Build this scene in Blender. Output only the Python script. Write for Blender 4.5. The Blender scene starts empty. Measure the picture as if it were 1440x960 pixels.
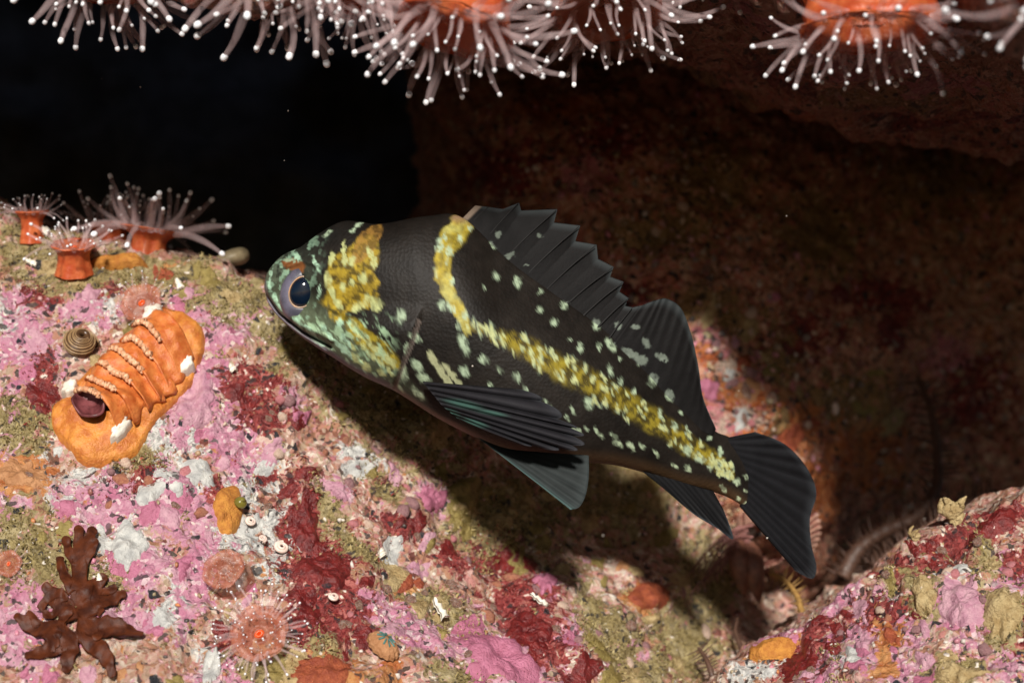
import bpy, math, random
import numpy as np
from mathutils import Vector, Matrix, Quaternion

random.seed(7)
rng = np.random.default_rng(7)
SC = bpy.context.scene
COL = SC.collection

# ---------------------------------------------------------------- camera, world, sun, exposure
CAM_D = 24.0                     # camera stands 24 units in front of the fish (1 unit = 1.67 cm)
SC.unit_settings.scale_length = 0.0167
cam = bpy.data.cameras.new('camera')
cam_ob = bpy.data.objects.new('camera', cam); COL.objects.link(cam_ob)
cam_ob.location = (0, -CAM_D, 0); cam_ob.rotation_euler = (math.radians(90), 0, 0)
cam.sensor_width = 36.0; cam.lens = 60.0; cam.clip_start = 0.1; cam.clip_end = 500
cam.dof.use_dof = True; cam.dof.focus_distance = 23.5; cam.dof.aperture_fstop = 0.22
SC.camera = cam_ob

SUN_EL = math.radians(29.0)
world = bpy.data.worlds.new('World'); SC.world = world; world.use_nodes = True
wn = world.node_tree.nodes; wl = world.node_tree.links; wn.clear()
sky = wn.new('ShaderNodeTexSky'); sky.sky_type = 'NISHITA'; sky.sun_disc = False
sky.sun_elevation = SUN_EL; sky.sun_rotation = math.radians(180)
bg = wn.new('ShaderNodeBackground'); bg.inputs['Strength'].default_value = 0.028
wo = wn.new('ShaderNodeOutputWorld')
wl.new(sky.outputs[0], bg.inputs[0]); wl.new(bg.outputs[0], wo.inputs[0])

sun = bpy.data.lights.new('sun', 'SUN'); sun.energy = 5.0; sun.angle = math.radians(5.0); sun.color = (1.0, 0.95, 0.88)
sun_ob = bpy.data.objects.new('sun', sun); COL.objects.link(sun_ob)
sun_ob.location = (0, -20, 14)
sun_ob.rotation_euler = Vector((0.02, 1.0, -math.tan(SUN_EL))).to_track_quat('-Z', 'Y').to_euler()

SC.view_settings.view_transform = 'Standard'; SC.view_settings.look = 'None'
SC.view_settings.exposure = 0.18; SC.view_settings.gamma = 1.0
SC.view_settings.use_curve_mapping = False
SC.cycles.max_bounces = 6; SC.cycles.transparent_max_bounces = 24

# ---------------------------------------------------------------- numeric helpers
def at(px, py, y=0.0):
    """point at depth y seen at photograph pixel (px, py)"""
    k = (CAM_D + y) / CAM_D
    return np.stack(np.broadcast_arrays((np.asarray(px, float) - 720) / 100 * k, np.asarray(y, float) + 0 * k,
                    (480 - np.asarray(py, float)) / 100 * k), -1)
def vat(px, py, y=0.0): return Vector(at(px, py, y))

def _h(ix, iy, iz, seed):
    x = (ix.astype(np.int64) * 374761393 + iy.astype(np.int64) * 668265263 + iz.astype(np.int64) * 2147483647 + seed * 974634541) & 0xffffffff
    x = ((x ^ (x >> 13)) * 1274126177) & 0xffffffff
    x = ((x ^ (x >> 16)) * 2246822519) & 0xffffffff
    return ((x ^ (x >> 15)) & 0xffffff) / float(0x1000000)

def vnoise(P, seed=0):
    f = np.floor(P); w = P - f; w = w * w * w * (w * (w * 6 - 15) + 10)
    i = f.astype(np.int64); r = 0
    for dx in (0, 1):
        a = w[..., 0] if dx else 1 - w[..., 0]
        for dy in (0, 1):
            b = w[..., 1] if dy else 1 - w[..., 1]
            for dz in (0, 1):
                c = w[..., 2] if dz else 1 - w[..., 2]
                r = r + a * b * c * _h(i[..., 0] + dx, i[..., 1] + dy, i[..., 2] + dz, seed)
    return r

def fbm(P, octs=4, seed=0, gain=0.5):
    r = 0; a = 1; s = 0
    for o in range(octs):
        r = r + a * vnoise(P * (2 ** o) + 17.3 * o, seed + o); s += a; a *= gain
    return r / s

def n2(px, py, sc, seed=0, octs=3):
    return fbm(np.stack(np.broadcast_arrays(np.asarray(px, float) / sc, np.asarray(py, float) / sc, 0.5), -1), octs, seed)

def worley(P, seed=0):
    f = np.floor(P); i = f.astype(np.int64); best = np.full(P.shape[:-1], 9.0); cid = np.zeros(P.shape[:-1])
    for dx in (-1, 0, 1):
        for dy in (-1, 0, 1):
            for dz in (-1, 0, 1):
                jx, jy, jz = i[..., 0] + dx, i[..., 1] + dy, i[..., 2] + dz
                d = ((jx + _h(jx, jy, jz, seed) - P[..., 0]) ** 2 + (jy + _h(jx, jy, jz, seed + 1) - P[..., 1]) ** 2
                     + (jz + _h(jx, jy, jz, seed + 2) - P[..., 2]) ** 2)
                m = d < best; best = np.where(m, d, best); cid = np.where(m, _h(jx, jy, jz, seed + 3), cid)
    return np.sqrt(best), cid

def sstep(a, b, x):
    t = np.clip((x - a) / (b - a), 0, 1); return t * t * (3 - 2 * t)

class TPS:
    def __init__(s, pts, smooth=0.0):
        p = np.array(pts, float); s.c = p[:, :2] / 100; n = len(p)
        d = np.linalg.norm(s.c[:, None] - s.c[None], axis=-1)
        A = np.zeros((n + 3, n + 3)); A[:n, :n] = s.U(d) + np.eye(n) * smooth
        A[:n, n] = 1; A[:n, n + 1:] = s.c; A[n, :n] = 1; A[n + 1:, :n] = s.c.T
        s.w = np.linalg.solve(A, np.concatenate([p[:, 2], np.zeros(3)])); s.n = n
    @staticmethod
    def U(r): return np.where(r > 1e-9, r * r * np.log(np.maximum(r, 1e-9)), 0)
    def __call__(s, x, y):
        x = np.asarray(x, float) / 100; y = np.asarray(y, float) / 100
        r = s.w[s.n] + s.w[s.n + 1] * x + s.w[s.n + 2] * y
        for k in range(s.n):
            r = r + s.w[k] * s.U(np.hypot(x - s.c[k, 0], y - s.c[k, 1]))
        return r

def resample(pts, n, smooth=True):
    """polyline (Catmull-Rom when smooth) sampled at n even parameter steps"""
    p = np.array(pts, float); m = len(p); t = np.linspace(0, m - 1, n); i = np.clip(t.astype(int), 0, m - 2); f = (t - i)[:, None]
    if not smooth: return p[i] * (1 - f) + p[i + 1] * f
    a = p[np.clip(i - 1, 0, m - 1)]; b = p[i]; c = p[i + 1]; d = p[np.clip(i + 2, 0, m - 1)]
    return 0.5 * (2 * b + (c - a) * f + (2 * a - 5 * b + 4 * c - d) * f ** 2 + (3 * b - a - 3 * c + d) * f ** 3)

# ---------------------------------------------------------------- object helpers
def add_attr(me, name, arr):
    arr = np.asarray(arr, np.float32)
    if arr.ndim == 2:
        a = me.color_attributes.new(name, 'FLOAT_COLOR', 'POINT')
        c = np.ones((len(arr), 4), np.float32); c[:, :3] = arr; a.data.foreach_set('color', c.ravel())
    else:
        a = me.attributes.new(name, 'FLOAT', 'POINT'); a.data.foreach_set('value', arr)

def make_mesh(name, verts, faces, mats=None, smooth=True, attrs=None, fmat=None):
    me = bpy.data.meshes.new(name); verts = np.asarray(verts, np.float32)
    if isinstance(faces, np.ndarray):
        nf, k = faces.shape
        me.vertices.add(len(verts)); me.vertices.foreach_set('co', verts.ravel())
        me.loops.add(nf * k); me.loops.foreach_set('vertex_index', faces.astype(np.int32).ravel())
        me.polygons.add(nf); me.polygons.foreach_set('loop_start', np.arange(0, nf * k, k, dtype=np.int32))
        me.update(calc_edges=True)
    else:
        me.from_pydata([tuple(v) for v in verts.tolist()], [], faces); me.update()
    if mats is not None:
        for m in (mats if isinstance(mats, (list, tuple)) else [mats]): me.materials.append(m)
    if smooth: me.polygons.foreach_set('use_smooth', np.ones(len(me.polygons), bool))
    if fmat is not None: me.polygons.foreach_set('material_index', np.asarray(fmat, np.int32))
    for k_, v in (attrs or {}).items(): add_attr(me, k_, v)
    return me

def link(name, me, parent=None, loc=None, rot=None, scale=None):
    o = bpy.data.objects.new(name, me); COL.objects.link(o)
    if parent is not None: o.parent = parent
    if loc is not None: o.location = loc
    if rot is not None:
        o.rotation_mode = 'QUATERNION'; o.rotation_quaternion = rot
    if scale is not None: o.scale = (scale,) * 3 if np.isscalar(scale) else scale
    return o

def tag(o, label, cat, group=None):
    o['label'] = label; o['category'] = cat
    if group: o['group'] = group
    return o

def empty(name, loc, label, cat, group=None):
    o = link(name, None, None, loc); o.empty_display_size = 0.2
    return tag(o, label, cat, group)

def grid_faces(nu, nv, close_u=False, close_v=False):
    """indices of a grid stored as index = i * nv + j"""
    i = np.arange(nu if close_u else nu - 1); j = np.arange(nv if close_v else nv - 1)
    I, J = np.meshgrid(i, j, indexing='ij'); I2 = (I + 1) % nu; J2 = (J + 1) % nv
    return np.stack([I * nv + J, I2 * nv + J, I2 * nv + J2, I * nv + J2], -1).reshape(-1, 4)

def tube(path, radii, seg=8, cap=True):
    """verts, faces of a tapered tube along a polyline"""
    P = np.array(path, float); n = len(P); r = np.broadcast_to(np.array(radii, float), (n,))
    T = np.gradient(P, axis=0); T /= np.linalg.norm(T, axis=1)[:, None] + 1e-12
    up = np.array([0.31, 0.87, 0.37]); V = []
    for k in range(n):
        a = np.cross(T[k], up); a /= np.linalg.norm(a) + 1e-12; b = np.cross(T[k], a)
        for s in range(seg):
            th = 2 * math.pi * s / seg
            V.append(P[k] + r[k] * (math.cos(th) * a + math.sin(th) * b))
    F = [tuple(f) for f in grid_faces(n, seg, False, True).tolist()]
    if cap:
        F.append(tuple(range(seg - 1, -1, -1))); F.append(tuple((n - 1) * seg + s for s in range(seg)))
    return np.array(V), F

def lathe(prof, seg=24):
    """verts, faces round local Z; prof = [(r, z)]"""
    V = []; 
    for r, z in prof:
        for s in range(seg):
            th = 2 * math.pi * s / seg; V.append((r * math.cos(th), r * math.sin(th), z))
    return np.array(V), grid_faces(len(prof), seg, False, True)

class Batch:
    """collects verts / faces of many tiny pieces into one mesh"""
    def __init__(s): s.v = []; s.f = []; s.c = []; s.n = 0
    def add(s, v, f, col=None):
        v = np.asarray(v, float); s.v.append(v); s.f.extend([tuple(int(i) + s.n for i in q) for q in f]); s.n += len(v)
        if col is not None: s.c.append(np.broadcast_to(np.array(col, float), (len(v), 3)))
    def mesh(s, name, mat, smooth=True):
        return make_mesh(name, np.concatenate(s.v), s.f, mat, smooth, {'Col': np.concatenate(s.c)} if s.c else None)

# ---------------------------------------------------------------- materials
class NT:
    def __init__(s, name):
        s.m = bpy.data.materials.new(name); s.m.use_nodes = True
        s.t = s.m.node_tree; s.t.nodes.clear(); s.out = s.t.nodes.new('ShaderNodeOutputMaterial')
        s.co = s.t.nodes.new('ShaderNodeTexCoord').outputs['Object']
    def node(s, kind, ins=None, **kw):
        n = s.t.nodes.new(kind)
        for k, v in kw.items(): setattr(n, k, v)
        for k, v in (ins or {}).items():
            if isinstance(v, bpy.types.NodeSocket): s.t.links.new(v, n.inputs[k])
            else: n.inputs[k].default_value = v
        return n
    def noise(s, scale, detail=4, rough=0.55, co=None, dist=0.0):
        return s.node('ShaderNodeTexNoise', {'Vector': co or s.co, 'Scale': scale, 'Detail': detail, 'Roughness': rough, 'Distortion': dist}).outputs['Fac']
    def voro(s, scale, co=None, out='Distance', feature='F1', rnd=1.0):
        return s.node('ShaderNodeTexVoronoi', {'Vector': co or s.co, 'Scale': scale, 'Randomness': rnd}, feature=feature).outputs[out]
    def math(s, op, a, b=0.0, clamp=False):
        n = s.t.nodes.new('ShaderNodeMath'); n.operation = op; n.use_clamp = clamp
        for i, v in enumerate((a, b)):
            if isinstance(v, bpy.types.NodeSocket): s.t.links.new(v, n.inputs[i])
            else: n.inputs[i].default_value = v
        return n.outputs[0]
    def ss(s, a, b, x):
        return s.node('ShaderNodeMapRange', {'Value': x, 'From Min': a, 'From Max': b}, interpolation_type='SMOOTHSTEP').outputs['Result']
    def mix(s, fac, a, b, mode='MIX'):
        n = s.t.nodes.new('ShaderNodeMix'); n.data_type = 'RGBA'; n.blend_type = mode
        for i, v in ((0, fac), (6, a), (7, b)):
            if isinstance(v, bpy.types.NodeSocket): s.t.links.new(v, n.inputs[i])
            else: n.inputs[i].default_value = v if i == 0 else (tuple(v) + (1,))[:4]
        return n.outputs[2]
    def ramp(s, fac, stops, interp='LINEAR'):
        n = s.t.nodes.new('ShaderNodeValToRGB'); n.color_ramp.interpolation = interp
        el = n.color_ramp.elements
        while len(el) < len(stops): el.new(0.5)
        for e, (p, c) in zip(el, stops): e.position = p; e.color = tuple(c) + (1,)
        s.t.links.new(fac, n.inputs[0]); return n.outputs[0]
    def attr(s, name, out='Fac'):
        return s.node('ShaderNodeAttribute', attribute_name=name).outputs[out]
    def bump(s, h, strength, dist, normal=None):
        ins = {'Height': h, 'Strength': strength, 'Distance': dist}
        if normal is not None: ins['Normal'] = normal
        return s.node('ShaderNodeBump', ins).outputs[0]
    def finish(s, color, rough=0.5, normal=None, spec=0.5, alpha=1.0, sss=0.0, sss_r=(0.1, 0.03, 0.02), trans=0.0, coat=0.0):
        b = s.node('ShaderNodeBsdfPrincipled')
        for k, v in (('Base Color', color), ('Roughness', rough), ('Specular IOR Level', spec), ('Alpha', alpha)):
            if isinstance(v, bpy.types.NodeSocket): s.t.links.new(v, b.inputs[k])
            else: b.inputs[k].default_value = (tuple(v) + (1,))[:4] if k == 'Base Color' else v
        if normal is not None: s.t.links.new(normal, b.inputs['Normal'])
        if sss: b.inputs['Subsurface Weight'].default_value = sss; b.inputs['Subsurface Radius'].default_value = sss_r; b.inputs['Subsurface Scale'].default_value = 1.0
        if coat: b.inputs['Coat Weight'].default_value = coat; b.inputs['Coat Roughness'].default_value = 0.15
        sh = b.outputs[0]
        if trans:
            tr = s.node('ShaderNodeBsdfTranslucent')
            if isinstance(color, bpy.types.NodeSocket): s.t.links.new(color, tr.inputs[0])
            else: tr.inputs[0].default_value = (tuple(color) + (1,))[:4]
            sh = s.node('ShaderNodeMixShader', {0: trans, 1: sh, 2: tr.outputs[0]}).outputs[0]
        s.t.links.new(sh, s.out.inputs[0]); return s.m

def plain(name, c1, c2=None, scale=6.0, rough=0.5, bump=0.3, bdist=0.03, bscale=None, **kw):
    n = NT(name); c2 = c2 or tuple(x * 0.6 for x in c1)
    f = n.noise(scale, 5, 0.6); col = n.mix(n.ss(0.3, 0.7, f), c2, c1)
    nr = n.bump(n.noise(bscale or scale * 3, 4, 0.6), bump, bdist)
    return n.finish(col, rough, nr, **kw)

PINK = (0.47, 0.145, 0.24); PINK2 = (0.60, 0.34, 0.41); WHITE = (0.78, 0.75, 0.68); MAUVE = (0.30, 0.17, 0.20)
RED = (0.13, 0.014, 0.014); RED2 = (0.30, 0.05, 0.045); OLIVE = (0.27, 0.21, 0.075); SAND = (0.46, 0.32, 0.19)

def rock_material(name, tint=None, grain=1.0):
    n = NT(name)
    warp = n.node('ShaderNodeTexNoise', {'Vector': n.co, 'Scale': 3.0, 'Detail': 3.0}).outputs['Color']
    co = n.node('ShaderNodeVectorMath', {0: n.co, 1: n.node('ShaderNodeVectorMath', {0: warp, 'Scale': 0.30}, operation='SCALE').outputs[0]}, operation='ADD').outputs[0]
    def off(v): return n.node('ShaderNodeVectorMath', {0: co, 1: v}, operation='ADD').outputs[0]
    va = n.node('ShaderNodeTexVoronoi', {'Vector': co, 'Scale': 6.0 * grain}); vb = n.node('ShaderNodeTexVoronoi', {'Vector': co, 'Scale': 15.0 * grain})
    sa = n.node('ShaderNodeSeparateColor', {0: va.outputs['Color']}); sb = n.node('ShaderNodeSeparateColor', {0: vb.outputs['Color']})
    na = n.noise(4.0, 7, 0.72, co); nb = n.noise(3.2, 7, 0.72, off((7.1, 3.3, 5.7))); fine = n.noise(21, 4, 0.65, co); broad = n.noise(1.3, 3, 0.55, off((2.2, 8.1, 0.4)))
    # granular ground: grains of differing minerals and crust growth
    mixv = n.math('ADD', n.math('MULTIPLY', sa.outputs[0], 0.5), n.math('MULTIPLY', sb.outputs[1], 0.5))
    col = n.ramp(mixv, [(0.0, (0.05, 0.025, 0.022)), (0.15, (0.20, 0.06, 0.045)), (0.28, (0.42, 0.22, 0.12)), (0.42, (0.52, 0.21, 0.20)),
                        (0.54, (0.42, 0.32, 0.21)), (0.66, (0.60, 0.36, 0.32)), (0.80, (0.64, 0.51, 0.40)), (1.0, (0.82, 0.77, 0.70))])
    col = n.mix(n.math('MULTIPLY', n.ss(0.46, 0.62, broad), 0.4), col, (0.28, 0.15, 0.08))
    def edge(noise, ga, gb, amp): # ragged border: broad noise plus a jump from grain to grain
        e = n.math('MULTIPLY', n.math('SUBTRACT', noise, 0.5), amp)
        e = n.math('ADD', e, n.math('MULTIPLY', n.math('SUBTRACT', ga, 0.5), 0.34))
        return n.math('ADD', e, n.math('MULTIPLY', n.math('SUBTRACT', gb, 0.5), 0.30))
    e1 = edge(na, sa.outputs[1], sb.outputs[0], 2.6); e2 = edge(nb, sa.outputs[2], sb.outputs[2], 2.4); e3 = edge(nb, sa.outputs[0], sb.outputs[0], -2.6); e4 = edge(na, sa.outputs[2], sb.outputs[1], -2.6)
    def layer(col, attr, e, c, w=0.08, gain=0.88):
        return n.mix(n.ss(0.5 - w, 0.5 + w, n.math('ADD', n.math('MULTIPLY', n.attr(attr), gain), e)), col, c)
    white_c = n.mix(n.ss(0.35, 0.65, fine), (0.36, 0.36, 0.35), (0.72, 0.70, 0.65))
    col = layer(col, 'm_white', e3, white_c)
    pink_c = n.mix(n.ss(0.3, 0.7, nb), PINK, PINK2); pink_c = n.mix(n.math('MULTIPLY', n.ss(0.50, 0.66, fine), 0.6), pink_c, (0.33, 0.11, 0.19))
    pink_c = n.mix(n.math('MULTIPLY', n.ss(0.75, 0.95, sb.outputs[2]), 0.8), pink_c, (0.72, 0.55, 0.56))
    col = layer(col, 'm_pink', e1, pink_c)
    red_c = n.mix(n.ss(0.35, 0.62, fine), RED, RED2); red_c = n.mix(n.ss(0.80, 0.95, sb.outputs[0]), red_c, (0.45, 0.14, 0.12)); red_c = n.mix(n.ss(0.52, 0.62, na), red_c, (0.09, 0.008, 0.010))
    col = layer(col, 'm_red', e2, red_c)
    or_c = n.mix(n.ss(0.35, 0.65, na), (0.36, 0.09, 0.02), (0.55, 0.27, 0.10))
    col = layer(col, 'm_orange', e3, or_c)
    ol_c = n.mix(n.ss(0.3, 0.7, fine), (0.12, 0.085, 0.03), (0.36, 0.28, 0.12)); ol_c = n.mix(n.ss(0.45, 0.65, nb), ol_c, (0.42, 0.34, 0.18))
    col = layer(col, 'm_olive', e4, ol_c, 0.12)
    # black mineral specks, pale flecks
    col = n.mix(n.math('MULTIPLY', n.math('MULTIPLY', n.ss(0.82, 0.86, sa.outputs[2]), n.ss(0.42, 0.34, va.outputs['Distance'])), n.ss(0.43, 0.50, na)), col, (0.020, 0.021, 0.026))
    col = n.mix(n.math('MULTIPLY', n.ss(0.945, 0.965, sb.outputs[0]), n.ss(0.5, 0.3, vb.outputs['Distance'])), col, (0.78, 0.70, 0.60))
    col = n.mix(n.math('MULTIPLY', n.ss(0.10, 0.06, sb.outputs[0]), 0.85), col, (0.03, 0.025, 0.025))
    if tint: col = n.mix(1.0, col, tint, 'MULTIPLY')
    h = n.math('ADD', n.noise(11, 6, 0.72), n.math('MULTIPLY', n.voro(12.0), 0.5))
    nr = n.bump(h, 0.9, 0.075)
    rg = n.ramp(fine, [(0.35, (0.20,) * 3), (0.65, (0.55,) * 3)])
    return n.finish(col, rg, nr, spec=0.5)

M_ROCK = rock_material('encrusted_rock')
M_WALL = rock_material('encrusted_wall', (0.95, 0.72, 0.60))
M_OVER = rock_material('encrusted_overhang', (0.50, 0.34, 0.30))  # rock colours multiplied down to deepen the overhang's shade
M_CAVE = plain('cave_rock', (0.075, 0.075, 0.085), (0.035, 0.035, 0.04), 1.5, 0.8)  # cave darkness and bluish water veil put into the base colour

# ---------------------------------------------------------------- rock surfaces
def blob_mask(px, py, blobs, warp=14, seed=3):
    """soft 0..1 field from (px, py, rx, ry, degrees) patches"""
    wx = px + (n2(px, py, 60, seed) - 0.5) * 2 * warp; wy = py + (n2(px, py, 60, seed + 9) - 0.5) * 2 * warp
    m = np.zeros(np.shape(px))
    for bx, by, rx, ry, *a in blobs:
        a = math.radians(a[0]) if a else 0.0; c, s = math.cos(a), math.sin(a)
        dx, dy = wx - bx, wy - by; u = (dx * c + dy * s) / rx; v = (-dx * s + dy * c) / ry
        m = np.maximum(m, np.clip(1.25 - 0.75 * np.hypot(u, v), 0, 1))
    return m

class Rock:
    """a rock face: depth(px, q) with an optional crest that rolls over to the back"""
    def __init__(s, depth, crest=None, lumps=0.22, pebble=1.0, seed=0, roll=2.4, dropback=0.06):
        s.d = depth; s.crest = crest; s.l = lumps; s.p = pebble; s.seed = seed; s.roll = roll; s.db = dropback
    def base(s, px, q):
        px = np.asarray(px, float); q = np.asarray(q, float)
        if s.crest is None: return at(px, q, s.d(px, q))
        c = np.interp(px, s.crest[0], s.crest[1]); e = np.maximum(c - q, 0.0)
        py = np.where(q < c, c - e / (1 + e / 10.0) + s.db * e, q)
        return at(px, py, s.d(px, np.maximum(q, c)) + s.roll * e / 100 * (1 + 0.0 * e))
    def normal(s, px, q):
        d = 6.0; a = s.base(np.asarray(px) + d, q) - s.base(np.asarray(px) - d, q); b = s.base(px, np.asarray(q) + d) - s.base(px, np.asarray(q) - d)
        n = np.cross(a, b); n /= np.linalg.norm(n, axis=-1)[..., None] + 1e-12
        return np.where(n[..., 1:2] > 0, -n, n) if s.crest is None else n * np.where((np.cross(a, b)[..., 1] * 0.7 - np.cross(a, b)[..., 2] * 0.7) > 0, -1, 1)[..., None]
    def low(s, P):
        return (s.l * 2 * (fbm(P * 0.55, 3, s.seed) - 0.5) + 0.26 * (fbm(P * 1.5, 4, s.seed + 11, 0.58) - 0.5) * 2
                - 0.10 * np.abs(fbm(P * 1.1, 3, s.seed + 61) - 0.5) * 2)
    def disp(s, P):
        d = s.low(P)
        w1, c1 = worley(P * 2.6, s.seed + 21); w2, c2 = worley(P * 6.0, s.seed + 31)
        m = sstep(0.35, 0.6, fbm(P * 0.9, 2, s.seed + 41))
        d = d + s.p * ((0.62 - w1) * 0.11 * m * (0.4 + c1) + (0.55 - w2) * 0.04 * (0.3 + c2))
        d = d + 0.03 * (fbm(P * 9, 3, s.seed + 51, 0.6) - 0.5) * 2
        return d
    def pos(s, px, q):
        B = s.base(px, q); return B + s.normal(px, q) * s.disp(B)[..., None]
    def lift(s, px, q, h):
        """smooth surface point raised by h, for things that sit on the rock"""
        B = s.base(px, q); N = s.normal(px, q)
        return B + N * (s.low(B) + 0.02 + np.asarray(h))[..., None]
    def build(s, name, x0, x1, q0, q1, nx, nq, mat, masks, label=None):
        X, Q = np.meshgrid(np.linspace(x0, x1, nx), np.linspace(q0, q1, nq), indexing='ij')
        V = s.pos(X, Q); at_ = {k: blob_mask(X, Q, b, seed=i * 5 + 2).ravel() for i, (k, b) in enumerate(masks.items())}
        me = make_mesh(name, V.reshape(-1, 3), grid_faces(nx, nq)[:, ::-1].copy(), mat, True, at_)
        o = link(name, me); o['kind'] = 'structure'
        if label: o['label'] = label
        return o

slope_d = TPS([(-400, 220, 3.0), (-400, 700, -0.3), (-400, 1300, -4.6), (0, 300, 2.7), (0, 600, 0.2), (0, 960, -2.4), (200, 350, 2.5), (200, 650, 0.0), (200, 960, -2.4),
               (370, 400, 2.2), (375, 475, 1.4), (450, 560, 1.35), (380, 640, 0.7), (400, 960, -2.0), (560, 650, 1.95), (470, 720, 0.6), (640, 720, 2.1), (580, 800, 0.6), (600, 960, -1.3), (700, 780, 2.2), (700, 880, 0.6), (770, 830, 1.9), (750, 960, -0.5),
               (850, 860, 1.7), (850, 960, 0.3), (700, 620, 3.6), (850, 720, 4.2), (950, 850, 3.6), (950, 960, 2.2), (1000, 700, 5.4), (1060, 780, 5.7), (1050, 960, 3.2),
               (1100, 850, 6.0), (560, 450, 3.8), (700, 500, 5.0), (850, 600, 5.4), (1250, 800, 6.4), (1250, 1100, 3.0), (400, 1300, -4.4), (800, 1300, -2.0)], 0.02)
slope = Rock(slope_d, (np.array([-500, -200, 0, 60, 150, 230, 300, 370, 450, 560, 700, 850, 950, 1000, 1060, 1120, 1180, 1300]),
                       np.array([260, 280, 298, 318, 345, 358, 372, 392, 420, 470, 540, 610, 655, 700, 790, 850, 900, 960.])), lumps=0.16, seed=1)
slope_masks = {
    'm_pink': [(275, 545, 45, 95, 20), (40, 480, 45, 70), (10, 600, 30, 60), (300, 450, 60, 40), (250, 720, 70, 55), (275, 810, 28, 80, 12), (30, 890, 60, 60), (705, 925, 85, 52, 20),
               (605, 705, 26, 22), (575, 880, 80, 30, 35), (530, 860, 40, 25), (765, 830, 20, 20, 40), (470, 690, 24, 14, 40), (330, 620, 40, 60), (150, 700, 70, 40),
               (160, 850, 60, 40), (380, 440, 40, 30), (420, 560, 30, 14, 30), (800, 890, 20, 26), (310, 950, 40, 40), (10, 720, 30, 30), (120, 440, 40, 24), (880, 930, 30, 26), (200, 800, 40, 60)],
    'm_white': [(180, 765, 34, 44), (20, 445, 22, 34), (400, 735, 34, 30), (235, 620, 46, 40), (298, 930, 22, 44), (400, 790, 36, 24), (240, 690, 60, 40), (150, 690, 60, 30), (350, 680, 40, 30),
                (60, 660, 30, 30), (500, 640, 40, 20, 40), (250, 850, 30, 30), (140, 430, 24, 20), (330, 760, 40, 40), (110, 690, 40, 30)],
    'm_red': [(350, 540, 46, 42), (375, 580, 40, 24), (430, 730, 34, 62, -15), (455, 790, 66, 50), (470, 850, 56, 56), (440, 890, 44, 36), (735, 845, 40, 82, -38), (690, 790, 34, 26), (770, 900, 52, 28, 25),
              (62, 545, 20, 56), (205, 668, 24, 30), (376, 662, 16, 12), (300, 690, 12, 18), (60, 420, 26, 18), (150, 405, 28, 12), (560, 740, 30, 20, 30), (640, 790, 30, 18, 30), (320, 900, 20, 30), (545, 690, 24, 12)],
    'm_olive': [(60, 350, 90, 42), (200, 385, 110, 26), (330, 420, 70, 30), (390, 450, 40, 26), (100, 400, 60, 16), (30, 770, 60, 60), (80, 790, 50, 50), (130, 820, 50, 30), (30, 600, 44, 36), (495, 765, 16, 60, -42),
                (470, 710, 14, 44, -35), (640, 865, 46, 24, 20), (600, 840, 30, 20), (540, 690, 40, 14, 35), (870, 900, 26, 60, -20), (900, 950, 40, 40), (840, 860, 26, 70, -25), (190, 640, 36, 22), (450, 910, 24, 24),
                (640, 950, 40, 18), (350, 400, 60, 24), (420, 480, 70, 40, 35), (380, 930, 60, 24), (960, 900, 60, 60), (1000, 820, 50, 80), (720, 720, 90, 60), (860, 680, 120, 70), (560, 580, 120, 60, 35)],
    'm_orange': [(35, 670, 44, 34), (455, 945, 50, 26), (545, 945, 24, 22), (585, 830, 20, 12), (910, 838, 30, 20), (240, 380, 50, 10)]}
slope_ob = slope.build('rock_slope', -320, 1250, -60, 1180, 720, 560, M_ROCK, slope_masks, 'bright pink and red encrusted rock slope under the fish')

wall_d = TPS([(600, 0, 13), (600, 300, 13), (600, 700, 13), (645, 150, 8.6), (645, 350, 8.2), (645, 600, 8), (800, 150, 7.6), (800, 400, 6.6), (1000, 200, 7.4), (1000, 450, 5.8), (1000, 650, 5.2),
              (1110, 550, 5.9), (1110, 700, 5.6), (1160, 450, 7.2), (1160, 560, 7.0), (1165, 680, 7.0), (1200, 300, 9.0), (1240, 550, 8.6), (1240, 700, 9.2), (1200, 850, 10), (1350, 400, 10.2), (1350, 650, 10.8), (1350, 850, 12), (1500, 300, 10.5), (1500, 700, 12),
              (1700, 500, 12), (800, 0, 9), (1200, 0, 10), (1000, 900, 7.5), (800, 800, 7.6)], 0.02)
wall = Rock(wall_d, None, lumps=0.45, pebble=1.3, seed=5)
wall_masks = {
    'm_pink': [(995, 480, 26, 22), (1068, 525, 26, 16, -20), (1000, 570, 22, 40), (1040, 600, 20, 20), (1240, 640, 30, 20), (820, 250, 40, 30), (1330, 500, 40, 30)],
    'm_white': [(1060, 590, 24, 24), (1020, 520, 20, 18), (1085, 600, 16, 20), (1020, 600, 30, 16)],
    'm_red': [(1130, 470, 40, 50), (860, 200, 60, 30), (1250, 420, 60, 40), (890, 420, 40, 20), (1370, 560, 60, 60), (700, 240, 70, 40)],
    'm_olive': [(980, 430, 60, 20), (1040, 450, 40, 20), (1092, 600, 12, 40), (930, 330, 70, 40), (1150, 330, 60, 60), (1320, 250, 90, 50), (1000, 250, 60, 60), (1110, 500, 30, 50), (1200, 560, 60, 40)],
    'm_orange': [(1020, 550, 30, 24), (1060, 620, 40, 16), (1130, 600, 60, 40), (1220, 640, 60, 50), (1150, 680, 50, 40), (780, 150, 70, 20), (990, 500, 20, 14), (1080, 560, 40, 20)]}
wall_ob = wall.build('rock_wall', 585, 1700, -120, 1000, 470, 450, M_WALL, wall_masks, 'shadowed back wall of the rock crevice')

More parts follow.
